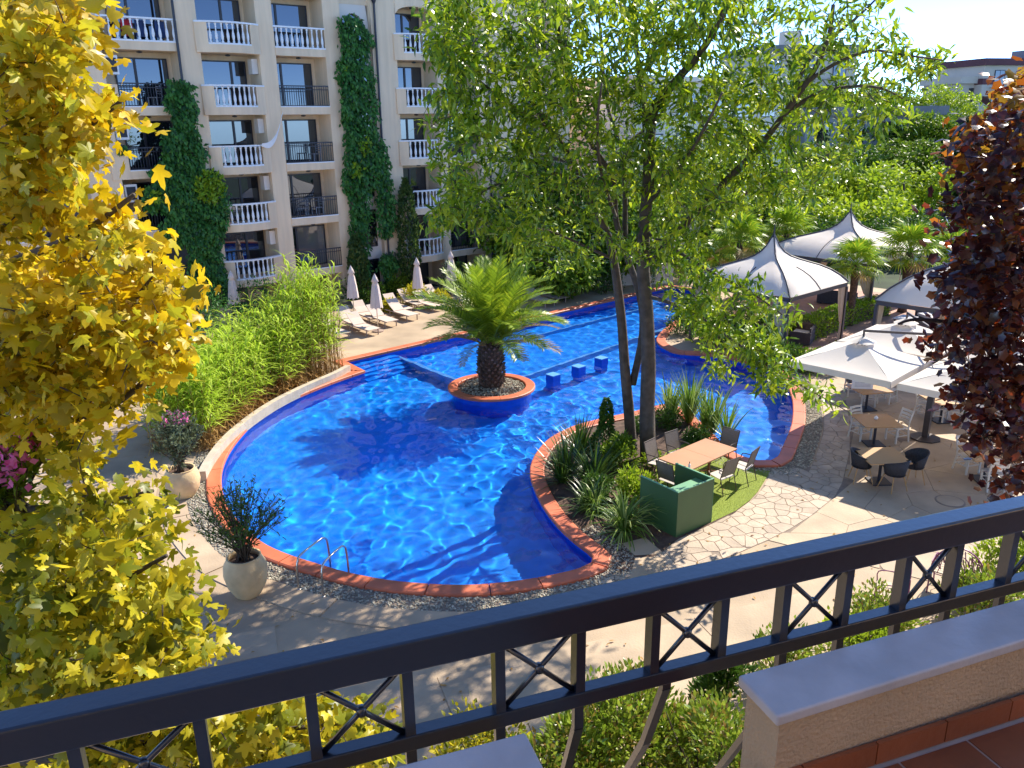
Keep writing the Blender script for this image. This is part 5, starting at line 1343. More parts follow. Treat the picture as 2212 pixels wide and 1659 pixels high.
CH = [(740, 262, c1_, 'white ladder back chair seen from behind in front of the menu board'), (590, 175, c1_, 'white ladder back chair with dark seat pad left of the menu board'), (890, 235, c1_, 'white ladder back chair turned sideways under the right corner of the left canopy'),
      (660, 560, c2_, 'shaded ladder back chair left of the table with the sugar bowl'), (975, 580, c2_, 'ladder back chair right of the table with the sugar bowl'),
      (1600, 850, c4_, 'ladder back chair seen side on, left of the table nearest the purple tree'), (1820, 1000, c4_, 'white ladder back chair backing onto the balcony, nearest the purple tree'), (1745, 660, c4_, 'ladder back chair behind the table nearest the purple tree'), (2010, 850, c4_, 'ladder back chair right of the last table, mostly behind purple leaves'),
      (1225, 370, c5_, 'ladder back chair just left of the parasol mast'), (1345, 400, c5_, 'ladder back chair right of the parasol mast'), (1540, 440, c5_, 'low seen ladder back chair under the purple leaves behind the mast')]
for i, (a, b_, c, lb) in enumerate(CH):
    p = ztab(a, b_); rz_ = face(p, c)
    if i == 0: wc.location = (p.x, p.y, .015); wc.rotation_euler = (0, 0, rz_); wc['label'] = lb
    else: q = dup(wc, (p.x, p.y, .015), rz_, lb)
    if i == 1:
        cu_ = thing('seat_pad', 'dark grey seat pad on the chair left of the menu board', 'cushion', loc=(p.x, p.y, .477), rz=rz_); MB().box(-.2, .2, -.19, .19, 0, .05).obj('pad', M['darkmetal'], cu_)
M['weave'] = MAT('black_weave', (.03, .03, .035), .7, .4, 40, .5, 120); M['beech'] = MAT('beech_leg', (.48, .27, .10), .5, .1, 6)
def shell_chair():
    t_ = thing('woven_armchair', '-', 'armchair', 'black woven armchairs'); mb = MB(); n = 14; rows = []
    for j, (rr, z) in enumerate(((.20, .43), (.26, .47), (.29, .60), (.33, .78))):
        row = []
        for i in range(n+1):
            a = rad(200+140*i/n*1.0) if False else rad(-200+220*i/n); zz = z+(.0 if j < 2 else (.09*(1-abs(i-n/2)/(n/2))**1 if j == 3 else .03*(1-abs(i-n/2)/(n/2))))-(.12*(abs(i-n/2)/(n/2))**3 if j == 3 else 0)
            row.append((rr*cos(a), rr*sin(a)+.02, zz))
        rows.append(row)
    o = len(mb.v)
    for row in rows: mb.v += row
    for j in range(3):
        for i in range(n): mb.f.append((o+j*(n+1)+i, o+j*(n+1)+i+1, o+(j+1)*(n+1)+i+1, o+(j+1)*(n+1)+i))
    ob = mb.obj('shell', M['weave'], t_, True); md = ob.modifiers.new('thickness', 'SOLIDIFY'); md.thickness = .012
    MB().lathe([(.24, .42), (.25, .44), (.02, .45)], 18).obj('seat', M['weave'], t_)
    MB().tube([Vector(p) for p in rows[3]], .014, 5).obj('rim', M['darkmetal'], t_)
    for x, y in ((-.19, -.17), (.19, -.17), (-.19, .2), (.19, .2)): MB().tube([(x*.8, y*.8, .43), (x*1.3, y*1.3, 0)], [.018, .012], 6).obj('leg', M['beech'], t_)
    return t_
sc0 = shell_chair()
for i, (a, b_, lb) in enumerate(((655, 935, 'black woven armchair with beech legs on the left of its table'), (1115, 940, 'black woven armchair with beech legs on the right of its table'), (948, 1010, 'black woven armchair in front of its table, nearest the balcony'))):
    p = ztab(a, b_); rz_ = face(p, c3_)
    if i == 0: sc0.location = (p.x, p.y, .015); sc0.rotation_euler = (0, 0, rz_); sc0['label'] = lb
    else: dup(sc0, (p.x, p.y, .015), rz_, lb)
M['sling'] = MAT('taupe_sling', (.20, .16, .13), .8, .15, 40, .3, 150); M['alu'] = MAT('bronze_frame', (.10, .075, .06), .45, .1, 5, metal=.4); M['seatpale'] = MAT('pale_sling_seat', (.55, .48, .42), .8, .08, 20)
def sling_chair():
    t_ = thing('sling_chair', '-', 'armchair', 'sling armchairs round the long table')
    for x in (-.25, .25):
        MB().tube(refine([(x, .24, 0), (x, .20, .35), (x, .16, .62), (x, .05, .66), (x, -.22, .65)], 3), .014, 6).obj('arm', M['alu'], t_)
        MB().tube([(x, -.28, 0), (x, -.16, .45), (x, -.30, .95)], .014, 6).obj('rear_post', M['alu'], t_)
    ob = MB().add([(-.24, .22, .44), (.24, .22, .44), (.24, -.18, .40), (-.24, -.18, .40)], [(0, 1, 2, 3)]).obj('seat', M['seatpale'], t_); md = ob.modifiers.new('thickness', 'SOLIDIFY'); md.thickness = .012
    ob = MB().add([(-.24, -.17, .46), (.24, -.17, .46), (.24, -.295, .93), (-.24, -.295, .93)], [(0, 1, 2, 3)]).obj('backrest', M['sling'], t_); md = ob.modifiers.new('thickness', 'SOLIDIFY'); md.thickness = .012
    MB().tube([(-.25, .22, .43), (.25, .22, .43)], .012, 6).obj('stretcher', M['alu'], t_); MB().tube([(-.25, -.3, .95), (.25, -.3, .95)], .014, 6).obj('top_rail', M['alu'], t_)
    return t_
sl0 = sling_chair(); dv = Vector((-du.y, du.x, 0))
for i, (a, c, lb) in enumerate(((-.62, .80, 'taupe sling armchair on the bed side of the long table, nearer the trunk'), (.25, .82, 'taupe sling armchair on the bed side of the long table, in the middle'), (1.32, .1, 'taupe sling armchair at the far end of the long table'),
    (-1.25, -.1, 'taupe sling armchair at the near end of the long table by the cabinet'), (-.10, -.82, 'taupe sling armchair directly behind the green cabinet'), (.78, -.85, 'taupe sling armchair on the turf with its pale seat in the sun'))):
    p = ctr+du*a+dv*c; rz_ = face(p, ctr+du*a*(.9 if abs(c) > .5 else 0))
    if i == 0: sl0.location = (p.x, p.y, .028); sl0.rotation_euler = (0, 0, rz_); sl0['label'] = lb
    else: dup(sl0, (p.x, p.y, .028), rz_+random.uniform(-.12, .12), lb)
mh = thing('manhole_cover', 'oval drain cover set in the terrace paving', 'drain cover', loc=tuple(ztab(1455, 1115))[:2]+(.012,)); MB().lathe([(.34, 0), (.34, .010), (.32, .014)], 24).obj('cover', M['joint'], mh); MB().lathe([(.30, .0145), (.29, .018)], 24).obj('lid', M['slab'], mh)

# ---------------------------------------------------------------- quadruple parasol
M['canvas'] = MAT('cream_canvas', (.86, .78, .67), .9, .03, 2, .12, 25)
cvt = M['canvas'].node_tree; tr_ = cvt.nodes.new('ShaderNodeBsdfTranslucent'); tr_.inputs['Color'].default_value = (.7, .64, .54, 1); mx = cvt.nodes.new('ShaderNodeMixShader'); mx.inputs['Fac'].default_value = .22
cvt.links.new(cvt.nodes['Principled BSDF'].outputs[0], mx.inputs[1]); cvt.links.new(tr_.outputs[0], mx.inputs[2]); cvt.links.new(mx.outputs[0], cvt.nodes['Material Output'].inputs['Surface'])
M['mast'] = MAT('brown_grey_metal', (.07, .055, .05), .45, .1, 5, metal=.3)
mst = G(1998, 948)
par = thing('quad_parasol', 'four square cream parasol canopies hung from one dark mast on the terrace', 'parasol', loc=(mst.x, mst.y, .015), rz=rad(43.7))
MB().obox((0, 0, .05), (0, 0, 3.2), .16, .16).obj('mast', M['mast'], par); MB().lathe([(.42, 0), (.42, .04), (.12, .06)], 8).obj('base_plate', M['mast'], par)
def canopy(cx, cy, parent, side=2.86, ze=2.40, zt=2.98, z0=0):
    h = side/2; n = 8; mb = MB()
    for k in range(4):
        a = k*pi/2; T0 = lambda p: (cx+p[0]*cos(a)-p[1]*sin(a), cy+p[0]*sin(a)+p[1]*cos(a), p[2])
        o = len(mb.v)
        for i in range(n+1):
            t = .13+.87*i/n
            for j in range(n+1):
                s_ = -1+2*j/n; z = ze+(zt-ze)*(1-t)**1.15-.045*(1-abs(s_))*sin(pi*t)+.0; edge = .02*(1-s_*s_)*t
                mb.v.append(T0((h*t-edge, h*t*s_, z)))
        for i in range(n):
            for j in range(n): mb.f.append((o+i*(n+1)+j, o+(i+1)*(n+1)+j, o+(i+1)*(n+1)+j+1, o+i*(n+1)+j+1))
    ob = mb.obj('canopy', M['canvas'], parent, True)
    mb = MB()
    for k in range(4):
        a = k*pi/2; T0 = lambda p: (cx+p[0]*cos(a)-p[1]*sin(a), cy+p[0]*sin(a)+p[1]*cos(a), p[2]); o = len(mb.v)
        for j in range(n+1): s_ = -1+2*j/n; x = h-.02*(1-s_*s_)+.004; mb.v.append(T0((x, h*s_, ze-.002))); mb.v.append(T0((x+.02, h*s_, ze-.17)))
        for j in range(n): mb.f.append((o+2*j, o+2*j+1, o+2*j+3, o+2*j+2))
    v = mb.obj('valance', M['canvas'], ob); md = v.modifiers.new('thickness', 'SOLIDIFY'); md.thickness = .006
    mb = MB()
    for k in range(4):      # scalloped vent flaps round the hub
        a = k*pi/2+pi/4; c_ = Vector((cx+.15*cos(a), cy+.15*sin(a), zt+.03)); pts = []
        for q in range(9): b_ = a-1.0+2.0*q/8; pts.append((cx+.10*cos(a)+.26*cos(b_), cy+.10*sin(a)+.26*sin(b_), zt-.02-.02*cos(b_-a)))
        o = len(mb.v); mb.v.append((cx, cy, zt+.12)); mb.v += pts
        for q in range(8): mb.f.append((o, o+1+q, o+2+q))
    mb.obj('vent_cap', M['canvas'], ob); MB().tube([(cx, cy, zt-.5), (cx, cy, zt+.30)], .03, 8).obj('hub', M['mast'], ob)
    for k in range(4):
        a = k*pi/2+pi/4; MB().tube([(cx, cy, zt-.06), (cx+h*1.39*cos(a), cy+h*1.39*sin(a), ze-.02)], .014, 5).obj('rib', M['mast'], ob)
    return ob
for sx, sy in ((-1, 1), (-1, -1), (1, 1), (1, -1)):
    canopy(sx*1.52, sy*1.52, par); MB().obox((0, 0, 3.12), (sx*1.52, sy*1.52, 3.26), .05, .07).obj('arm', M['mast'], par)

# ---------------------------------------------------------------- marquees
M['frp'] = MAT('dark_post', (.045, .04, .045), .5, .1, 5)
M['curtain_c'] = MAT('tied_curtain', (.50, .42, .32), .9, .08, 6)
fpr = [(0, 1), (.04, .90), (.09, .76), (.16, .64), (.25, .55), (.36, .485), (.5, .42), (.64, .355), (.78, .26), (.9, .14), (1, 0)]
def marquee(label, cx, cy, az_, half, ze, zp, seed=0, drop=.0):
    t_ = thing('marquee', label, 'marquee', 'cream peaked marquees', (cx, cy, 0), az_); n = 32; mb = MB(); mb.v.append((0, 0, zp))
    ring = lambda a: half/max(abs(cos(a)), abs(sin(a)))
    for r_s, f in fpr[1:]:
        for k in range(n):
            a = 2*pi*k/n; R_ = ring(a); rib = abs(cos(4*a)) if False else (abs(math.cos(2*a-pi/2)) )
            rr = R_*r_s; rnd = (half*1.12/R_) if R_ > half*1.12 else 1; rr *= 1-(1-rnd)*.35*(1-r_s)
            sag = (1-rib)*.10*sin(pi*r_s)
            z = ze+(zp-ze)*f-sag*(zp-ze)*.35+(.12*(1-rib)*r_s**4)*0
            mb.v.append((rr*cos(a), rr*sin(a), z))
    m_ = len(fpr)-1
    for k in range(n): mb.f.append((0, 1+k, 1+(k+1) % n))
    for i in range(m_-1):
        for k in range(n): mb.f.append((1+i*n+k, 1+(i+1)*n+k, 1+(i+1)*n+(k+1) % n, 1+i*n+(k+1) % n))
    ro = mb.obj('roof', M['canvas'], t_, True)
    for k in range(4, n+4, 8):
        for off in (0,):
            kk = k % n; pts = [Vector((0, 0, zp+.02))]+[Vector(mb.v[1+i*n+kk])+Vector((0, 0, .02)) for i in range(m_)]; MB().tube(pts, .035, 5).obj('rib', M['frp'], ro)
    for k in range(0, n, 8):
        pts = [Vector(mb.v[1+i*n+k])+Vector((0, 0, .015)) for i in range(5, m_)]; MB().tube(pts, .018, 5).obj('rib', M['frp'], ro)
    MB().tube([(0, 0, zp-.1), (0, 0, zp+.42)], [.05, .015], 6).obj('finial', M['frp'], ro)
    h = half*.98
    for k in range(4):
        a = k*pi/2; c_, s_ = cos(a), sin(a); R2_ = lambda x, y: (x*c_-y*s_, x*s_+y*c_)
        p, q = R2_(h, -h), R2_(h, h); MB().obox((*p, ze-.10), (*q, ze-.10), .08, .14).obj('eave_beam', M['frp'], t_)
        MB().obox((*q, 0), (*q, ze-.18), .11, .11).obj('post', M['frp'], t_)
        mb2 = MB(); nn2 = 16
        for side in (1,):
            prof = ((.62, ze-.18), (.55, ze-.9), (.30, 1.1), (.10, .95), (.16, .6), (.2, .05)) if k % 2 == 0 else ((.55, ze-.18), (.45, ze-.8), (.2, .9), (.1, .8), (.18, .1))
            o = len(mb2.v)
            for wd_, z in prof:
                for j in range(nn2): u_ = j/(nn2-1); x, y = R2_(h-.02+.035*sin(j*1.9), h-.08-wd_*u_); mb2.v.append((x, y, z))
            for i in range(len(prof)-1):
                for j in range(nn2-1): mb2.f.append((o+i*nn2+j, o+i*nn2+j+1, o+(i+1)*nn2+j+1, o+(i+1)*nn2+j))
        mb2.obj('curtain', M['curtain_c'], t_)
    return t_
marquee('cream peaked marquee nearest the pool with tied back curtains', 10.75, 33.2, rad(41), 2.25, 2.5, 4.45)
marquee('cream peaked marquee farthest back under the trees', 17.0, 41.0, rad(41), 2.9, 2.5, 4.5)
marquee('largest cream marquee at the right, partly behind the purple leaves', 17.2, 27.6, rad(44), 3.2, 2.9, 5.8)
M['deck'] = MAT('terracotta_tiles', (.42, .22, .15), .7, .12, 2)
dk = struct(MB().prism([(8.0, 31.5), (11.5, 28.2), (16, 31.5), (22, 28), (24, 40), (14, 46), (9, 38)], .0, .03).obj('pavilion_floor', M['deck']))
M['sofa'] = MAT('charcoal_rattan', (.05, .045, .05), .8, .2, 20); M['cushion'] = MAT('white_cushion', (.62, .60, .60), .9, .05, 4)
def sofa(x, y, rz_, label):
    t_ = thing('lounge_sofa', label, 'sofa', 'lounge sofas under the marquees', (x, y, .03), rz_)
    MB().box(-.8, .8, -.35, .4, .05, .30).obj('base', M['sofa'], t_); MB().box(-.8, .8, -.42, -.35, .05, .72).obj('backrest', M['sofa'], t_)
    for s_ in (-1, 1): MB().box(min(s_*.8, s_*.9), max(s_*.8, s_*.9), -.42, .4, .05, .55).obj('armrest', M['sofa'], t_)
    for k in (-1, 0): MB().box(k*.78+.01, k*.78+.77, -.33, .38, .301, .42).obj('cushion', M['cushion'], t_)
    for x_ in (-.7, .7):
        for y_ in (-.3, .3): MB().box(x_-.03, x_+.03, y_-.03, y_+.03, 0, .05).obj('foot', M['frp'], t_)
    return t_
def low_table(x, y, label):
    t_ = thing('low_table', label, 'table', 'low tables under the marquees', (x, y, .03), .7); MB().box(-.5, .5, -.35, .35, .36, .40).obj('tabletop', M['cushion'], t_)
    for a, c in ((-.42, -.28), (.42, -.28), (.42, .28), (-.42, .28)): MB().box(a-.03, a+.03, c-.03, c+.03, 0, .36).obj('leg', M['sofa'], t_)
sofa(10.2, 34.3, rad(-40), 'charcoal lounge sofa under the back of the nearest marquee'); sofa(12.3, 33.0, rad(60), 'charcoal lounge sofa near the right corner of the nearest marquee'); low_table(11.1, 33.2, 'low white topped table under the nearest marquee')
sofa(16.4, 40.0, rad(-30), 'charcoal lounge sofa under the farthest marquee'); low_table(17.6, 39.4, 'low white topped table under the farthest marquee'); sofa(19.0, 35.3, rad(100), 'charcoal lounge sofa standing open between the far and right marquees'); low_table(17.6, 35.2, 'low white topped table in the open between the marquees')

# ---------------------------------------------------------------- hedges and shore plants
def hedge(pts, wd, h, label, mat, n, lsz=.09, name='hedge', seed=1):
    r = np.random.default_rng(seed); t_ = thing(name, label, 'hedge', None, (0, 0, 0)); P = []
    seg = [Vector(p) for p in pts]; Ls = [(seg[i+1]-seg[i]).length for i in range(len(seg)-1)]; tot = sum(Ls)
    core = MB()
    for i in range(len(seg)-1):
        d = (seg[i+1]-seg[i]).normalized(); s_ = Vector((-d.y, d.x, 0))*wd*.4; a, c = seg[i], seg[i+1]; core.prism([tuple(q[:2]) for q in (a-s_, c-s_, c+s_, a+s_)], 0, h*.86)
    core.obj('twig_core', M['soil'], t_)
    for _ in range(n):
        u_ = r.uniform(0, tot); i = 0
        while i < len(Ls)-1 and u_ > Ls[i]: u_ -= Ls[i]; i += 1
        d = (seg[i+1]-seg[i]).normalized(); s_ = Vector((-d.y, d.x, 0)); a = r.uniform(-1, 1); top = r.uniform() < .45
        lump = 1+.10*sin(u_*5+i)*cos(a*3)
        if top: p = seg[i]+d*u_+s_*a*wd/2; z = h*lump*(1-.12*abs(a)**3)
        else: p = seg[i]+d*u_+s_*math.copysign(wd/2*lump, a); z = h*r.uniform(.05, 1)
        P.append((p.x, p.y, z))
    P = A_(P)+r.normal(0, .03, (n, 3)); X = rdir(n, r); X[:, 2] += .6
    stuff(leafobj('foliage', DIAM, P, X, rdir(n, r)+A_([0, 0, .5]), lsz*r.uniform(.6, 1.3, n), lsz*.6*r.uniform(.7, 1.2, n), LM[mat], t_)); return t_
hedge([G(1735, 735), G(1790, 712), G(1845, 692), G(1905, 680)], .9, .85, 'bright green clipped hedge below the nearest marquee', 'hedge', 7500)
hedge([G(1660, 745), G(1700, 728), G(1740, 712)], .7, .6, 'dark clipped hedge at the left end of the bright one', 'mid', 3000, seed=2)
for i, (px, py_, h, rx, mt, lb) in enumerate([(1480,722,1.0,.9,'dark','dark shrub on the far shore just right of the coping corner'), (1540,742,1.0,.9,'mid','mid green shrub on the far shore behind the right pool lobe'), (1600,755,1.1,.9,'dark','dark shrub on the far shore, third from the trunks'), (1650,772,1.0,.8,'mid','leafy shrub on the shore below the left parasol corner'),
    (1700,795,1.0,.8,'dark','dark shrub directly left of the terrace under the left canopy'), (1745,800,.9,.7,'mid','low shrub at the edge of the terrace behind the canopy'), (1580,715,1.2,1.0,'mid','shrub below the nearest marquee curtain'), (1640,720,1.0,.9,'dark','dark shrub at the foot of the nearest marquee'), (1800,800,1.0,.7,'dark','dark shrub behind the table with the menu board'), (1900,805,1.0,.9,'dark','dark shrub behind the terrace between two canopies'), (2040,800,1.1,1.0,'dark','dark shrub with red leaves behind the right cafe tables'), (1520,690,1.3,1.1,'mid','bushy plant at the far right corner of the pool')]):
    g = G(px, py_); shrub(g.x, g.y, 0, h, rx, rx, LM[mt], lb, n=1500, lsz=.15, group='shrubs along the far shore', seed=i)
r_ = np.random.default_rng(77)
for i, (px, py_, h, rx, mt, lb) in enumerate([(893,655,1.0,.8,'yellowbush','round golden yellow shrub behind the parasol at the foot of the facade'), (950,660,.7,.6,'yellowbush','flat yellow shrub right of the round golden one'), (845,672,.5,.6,'yellowbush','low yellow edging shrub behind the loungers'), (800,655,1.3,.9,'dark','dark shrub against the facade behind the loungers'), (760,650,1.4,.9,'dark','dark shrub between the reeds and the stair bay'), (860,640,1.2,.9,'mid','shrub at the foot of the tall cypress'), (980,630,1.6,1.3,'dark','dark shrub under the lowest balustrade balcony'), (1040,625,1.6,1.2,'mid','bush behind the date palm at the facade'), (1100,620,1.8,1.3,'dark','dark bush left of the open parasol'), (1260,625,1.6,1.2,'mid','bush right of the open parasol'), (1310,632,1.4,1.0,'dark','dark bush at the back edge of the pool by the trunks'), (1290,610,1.8,1.3,'light','pale bush behind the open parasol'), (1400,612,1.4,1.1,'mid','bush straight behind the trunks at the far pool end'), (1470,607,1.5,1.1,'light','light green bush at the far pool end'), (560,700,2.2,1.6,'ivy','bushy climber base behind the reeds'), (470,730,2.4,1.6,'ivy','dark bush left of the reeds at the facade')]):
    g = G(px, py_); shrub(g.x, g.y, 0, h, rx, rx, LM[mt], lb, n=1300, lsz=.16, group='planting along the facade', seed=i+20)

# ---------------------------------------------------------------- loungers and parasols
M['loungefab'] = MAT('cream_sling', (.62, .50, .40), .85, .04, 3); M['loungeframe'] = MAT('taupe_frame', (.36, .26, .20), .6, .08, 5)
def lounger():
    t_ = thing('sun_lounger', '-', 'sun lounger', 'cream sun loungers'); f = M['loungeframe']
    for s_ in (-1, 1): MB().obox((s_*.32, -.95, .32), (s_*.32, .98, .30), .04, .05).obj('side_rail', f, t_)
    for y in (-.6, .8):
        for s_ in (-1, 1): MB().obox((s_*.30, y, 0), (s_*.30, y, .29), .04, .04).obj('leg', f, t_)
    ob = MB().add([(-.30, -.25, .335), (.30, -.25, .335), (.30, .98, .325), (-.30, .98, .325)], [(0, 1, 2, 3)]).obj('seat', M['loungefab'], t_); md = ob.modifiers.new('t', 'SOLIDIFY'); md.thickness = .02
    ob = MB().add([(-.30, -.25, .335), (.30, -.25, .335), (.30, -.62, .56), (.30, -.88, .80), (-.30, -.88, .80), (-.30, -.62, .56)], [(0, 1, 2, 5), (5, 2, 3, 4)]).obj('backrest', M['loungefab'], t_); md = ob.modifiers.new('t', 'SOLIDIFY'); md.thickness = .025
    MB().obox((0, -.7, .32), (0, -.72, .62), .03, .03).obj('back_support', f, t_)
    return t_
lg = lounger()
def zl(a, b_): return G(722.7+.14223*a, 516.2+.14223*b_)
rzL = -(rad(141)) ; i = 0
LG = [(720, 1290, 'cream lounger immediately right of the nearest closed parasol pole'), (480, 1230, 'cream lounger with raised back left of the nearest closed parasol'), (1030, 1200, 'cream lounger in the front row, second right of the nearest parasol'), (960, 1110, 'cream lounger with steep back between the two middle parasols'), (1170, 1030, 'cream lounger in front of the golden shrub'), (430, 1420, 'cream lounger closest to the pool steps'), (250, 1330, 'cream lounger half hidden by the right edge of the reeds'), (1560, 960, 'cream lounger half covered by the date palm fronds'), (1420, 1060, 'cream lounger behind the tips of the date palm'), (-20, 1480, 'cream lounger hidden behind the reeds')]
for a, b_, lb in LG:
    p = zl(a, b_)
    if i == 0: lg.location = (p.x, p.y, .0); lg.rotation_euler = (0, 0, rzL); lg['label'] = lb
    else: dup(lg, (p.x, p.y, 0), rzL+random.uniform(-.08, .08), lb)
    i += 1
for px, py_, lb in ((1165, 658, 'cream lounger by the far pool edge right of the date palm'), (1190, 650, 'second cream lounger by the far pool edge near the open parasol'), (330, 800, 'cream lounger left of the reeds seen past the golden leaves'), (365, 760, 'cream lounger beside the far left closed parasol'), (300, 850, 'cream lounger nearest the golden leaves left of the reeds')):
    p = G(px, py_); dup(lg, (p.x, p.y, 0), rzL+(0 if px > 1000 else .1), lb)
M['canvas_w'] = MAT('beige_parasol_cloth', (.66, .55, .48), .9, .05, 4)
def closed_parasol():
    t_ = thing('closed_parasol', '-', 'parasol', 'closed beige parasols'); mb = MB(); n = 24; prof = [(.02, 2.62), (.10, 2.45), (.16, 2.28), (.10, 2.26), (.14, 2.1), (.19, 1.7), (.235, 1.3), (.25, 1.12)]
    for r0, z in prof:
        for k in range(n): a = 2*pi*k/n; rr = r0*(1+(.16 if k % 3 == 0 else -.07)*(1 if z < 2.2 else .3)); mb.v.append((rr*cos(a), rr*sin(a), z-(.05*(k % 3 == 0) if z < 1.2 else 0)))
    for i in range(len(prof)-1):
        for k in range(n): mb.f.append((i*n+k, i*n+(k+1) % n, (i+1)*n+(k+1) % n, (i+1)*n+k))
    mb.obj('folded_canopy', M['canvas_w'], t_, True); MB().tube([(0, 0, .0), (0, 0, 2.66)], .022, 8).obj('pole', M['steel'], t_); MB().lathe([(.26, 0), (.26, .05), (.05, .08)], 14).obj('base', M['loungeframe'], t_)
    return t_
cp0 = closed_parasol(); i = 0
for px, py_, lb in ((817, 716, 'closed beige parasol standing by the nearest loungers in the middle of the row'), (766, 692, 'closed beige parasol at the right edge of the reeds'), (905, 669, 'closed beige parasol in front of the golden shrub'), (407, 778, 'closed beige parasol left of the reeds beside the golden leaves'), (977, 650, 'farthest closed parasol peeping over the date palm fronds'), (512, 705, 'closed parasol tip showing above the reeds')):
    g = G(px, py_)
    if i == 0: cp0.location = tuple(g); cp0['label'] = lb
    else: dup(cp0, tuple(g), random.uniform(0, 2), lb)
    i += 1
def open_parasol(px, py_, R_, zt, ze, mat, label, pole=None):
    g = G(px, py_); t_ = thing('open_parasol', label, 'parasol', None, tuple(g)); mb = MB(); n = 8; mb.v.append((0, 0, zt))
    for f in (.35, .7, 1):
        for k in range(n*2): a = pi*k/n; rr = R_*f*(1 if k % 2 == 0 else .94); mb.v.append((rr*cos(a), rr*sin(a), zt-(zt-ze)*f-(.02 if k % 2 else 0)))
    m_ = n*2
    for k in range(m_): mb.f.append((0, 1+k, 1+(k+1) % m_))
    for i in range(2):
        for k in range(m_): mb.f.append((1+i*m_+k, 1+(i+1)*m_+k, 1+(i+1)*m_+(k+1) % m_, 1+i*m_+(k+1) % m_))
    ob = mb.obj('canopy', mat, t_); MB().tube([(0, 0, 0), (0, 0, zt+.1)], .025, 8).obj('pole', M['steel'], t_)
    for k in range(n): a = 2*pi*k/n; MB().tube([(0, 0, zt-.03), (R_*cos(a), R_*sin(a), ze-.015)], .01, 4).obj('rib', M['frp'], ob)
    MB().lathe([(.25, 0), (.25, .05), (.05, .08)], 12).obj('base', M['loungeframe'], t_)
open_parasol(1197, 642, 1.15, 2.75, 2.15, M['canvas'], 'open cream parasol by the far edge of the pool')
M['blue'] = MAT('blue_cloth', (.03, .25, .62), .8, .05, 4)
open_parasol(1938, 642, 1.0, 2.4, 1.9, M['blue'], 'blue open parasol glimpsed between the marquees')
for px, py_ in ((1330, 586),): pass
pb = thing('pool_bar', 'pale flat roofed pool bar seen between the trunks at the far end', 'kiosk', loc=tuple(G(1290, 620)), rz=rad(10)); MB().box(0, 4.5, 0, 3, 0, 1.0).obj('counter', M['stucco_pale'], pb); MB().box(-.4, 4.9, -.6, 3.4, 2.3, 2.55).obj('roof', M['stucco_pale'], pb)
for x in (0, 4.3):
    for y in (0, 2.8): MB().box(x, x+.2, y, y+.2, 1.001, 2.3).obj('post', M['frp'], pb)
# ---------------------------------------------------------------- the balcony we stand on
K = 1.6; BAZ = rad(70.8); BU = Vector((sin(BAZ), cos(BAZ), 0)); BN = Vector((-cos(BAZ), sin(BAZ), 0)); RC = .8345*K
def R(u_, o_, z): return BU*u_+BN*(RC+o_)+Vector((0, 0, z))      # along, outwards from the inner rail face, height
def rz(z1_): return 9-(9-z1_)*K
M['rail'] = MAT('blue_black_paint', (.011, .013, .022), .28, .15, 3, .05, 60, spec=.8)
M['rail'].node_tree.nodes['Principled BSDF'].inputs['Coat Weight'].default_value = .6; M['rail'].node_tree.nodes['Principled BSDF'].inputs['Coat Roughness'].default_value = .2
rl = thing('balcony_railing', 'dark blue black metal balcony railing with crossed bars in the foreground', 'railing', loc=tuple(R(0, 0, 0)), rz=pi/2-BAZ)
def bev(o, w_, s_=2): m_ = o.modifiers.new('bevel', 'BEVEL'); m_.width = w_; m_.segments = s_; m_.limit_method = 'ANGLE'; return o
zt, zb, zl1, zl0 = rz(8.400), rz(8.355), rz(8.258), rz(8.235)
bev(MB().box(-1.6, 3.2, 0, .060, zb, zt).obj('top_rail', M['rail'], rl), .006, 3)
bev(MB().box(-1.6, 3.2, .005, .040, zl0, zl1).obj('lower_rail', M['rail'], rl), .003)
posts = [-.475, -.348, -.221, -.092, .033, .150, .271, .385, .498, .608, .714, .826, .937, 1.040, 1.159, 1.272, 1.385, 1.50]
pm = MB().box(0, .0215, .007, .038, zl1+.0005, zb-.0005).mesh('post', M['rail'])
for p in posts: link('post', pm, rl, Matrix.Translation((p*K-.011, 0, 0)))
for i in range(0, len(posts)-1, 2):
    a, b_ = posts[i]*K+.011, posts[i+1]*K-.011
    if i == 0: pass
    c = (a+b_)/2; zc = (zl1+zb)/2
    for (p, q) in (((a, zl1), (b_, zb)), ((a, zb), (b_, zl1))):
        MB().tube([(p[0], .022, p[1]), (q[0], .0225, q[1])], .0062, 8).obj('cross_bar', M['rail'], rl, True)
    MB().lathe([(.003, -.012), (.011, -.008), (.011, .008), (.003, .012)], 10, (c, .022, zc)).obj('boss', M['rail'], rl, True)
# bellied bars under the lower rail
def belly(u_, drop, mat=M['rail']):
    x = u_*K; pts = [(x, .022, zl0), (x, .022, zl0-drop), (x, .10, zl0-drop-.22), (x, .24, zl0-drop-.5), (x, .22, zl0-drop-.72), (x, .05, zl0-drop-.92)]
    mb = MB()
    for a, c in zip(pts[:-1], pts[1:]): mb.obox(a, c, .0215, .016, Vector((0, 1, .3)))
    mb.obj('belly_bar', M['rail'], rl)
for p, d in ((-.475, .07), (-.348, .07), (-.221, .07), (-.092, .07), (.033, .07), (.150, .07), (.271, .07), (.385, .065), (.522, .02), (.72, .07), (.826, .07), (.937, .07), (1.040, .07), (1.159, .07), (1.272, .07), (1.385, .07)): belly(p, d)
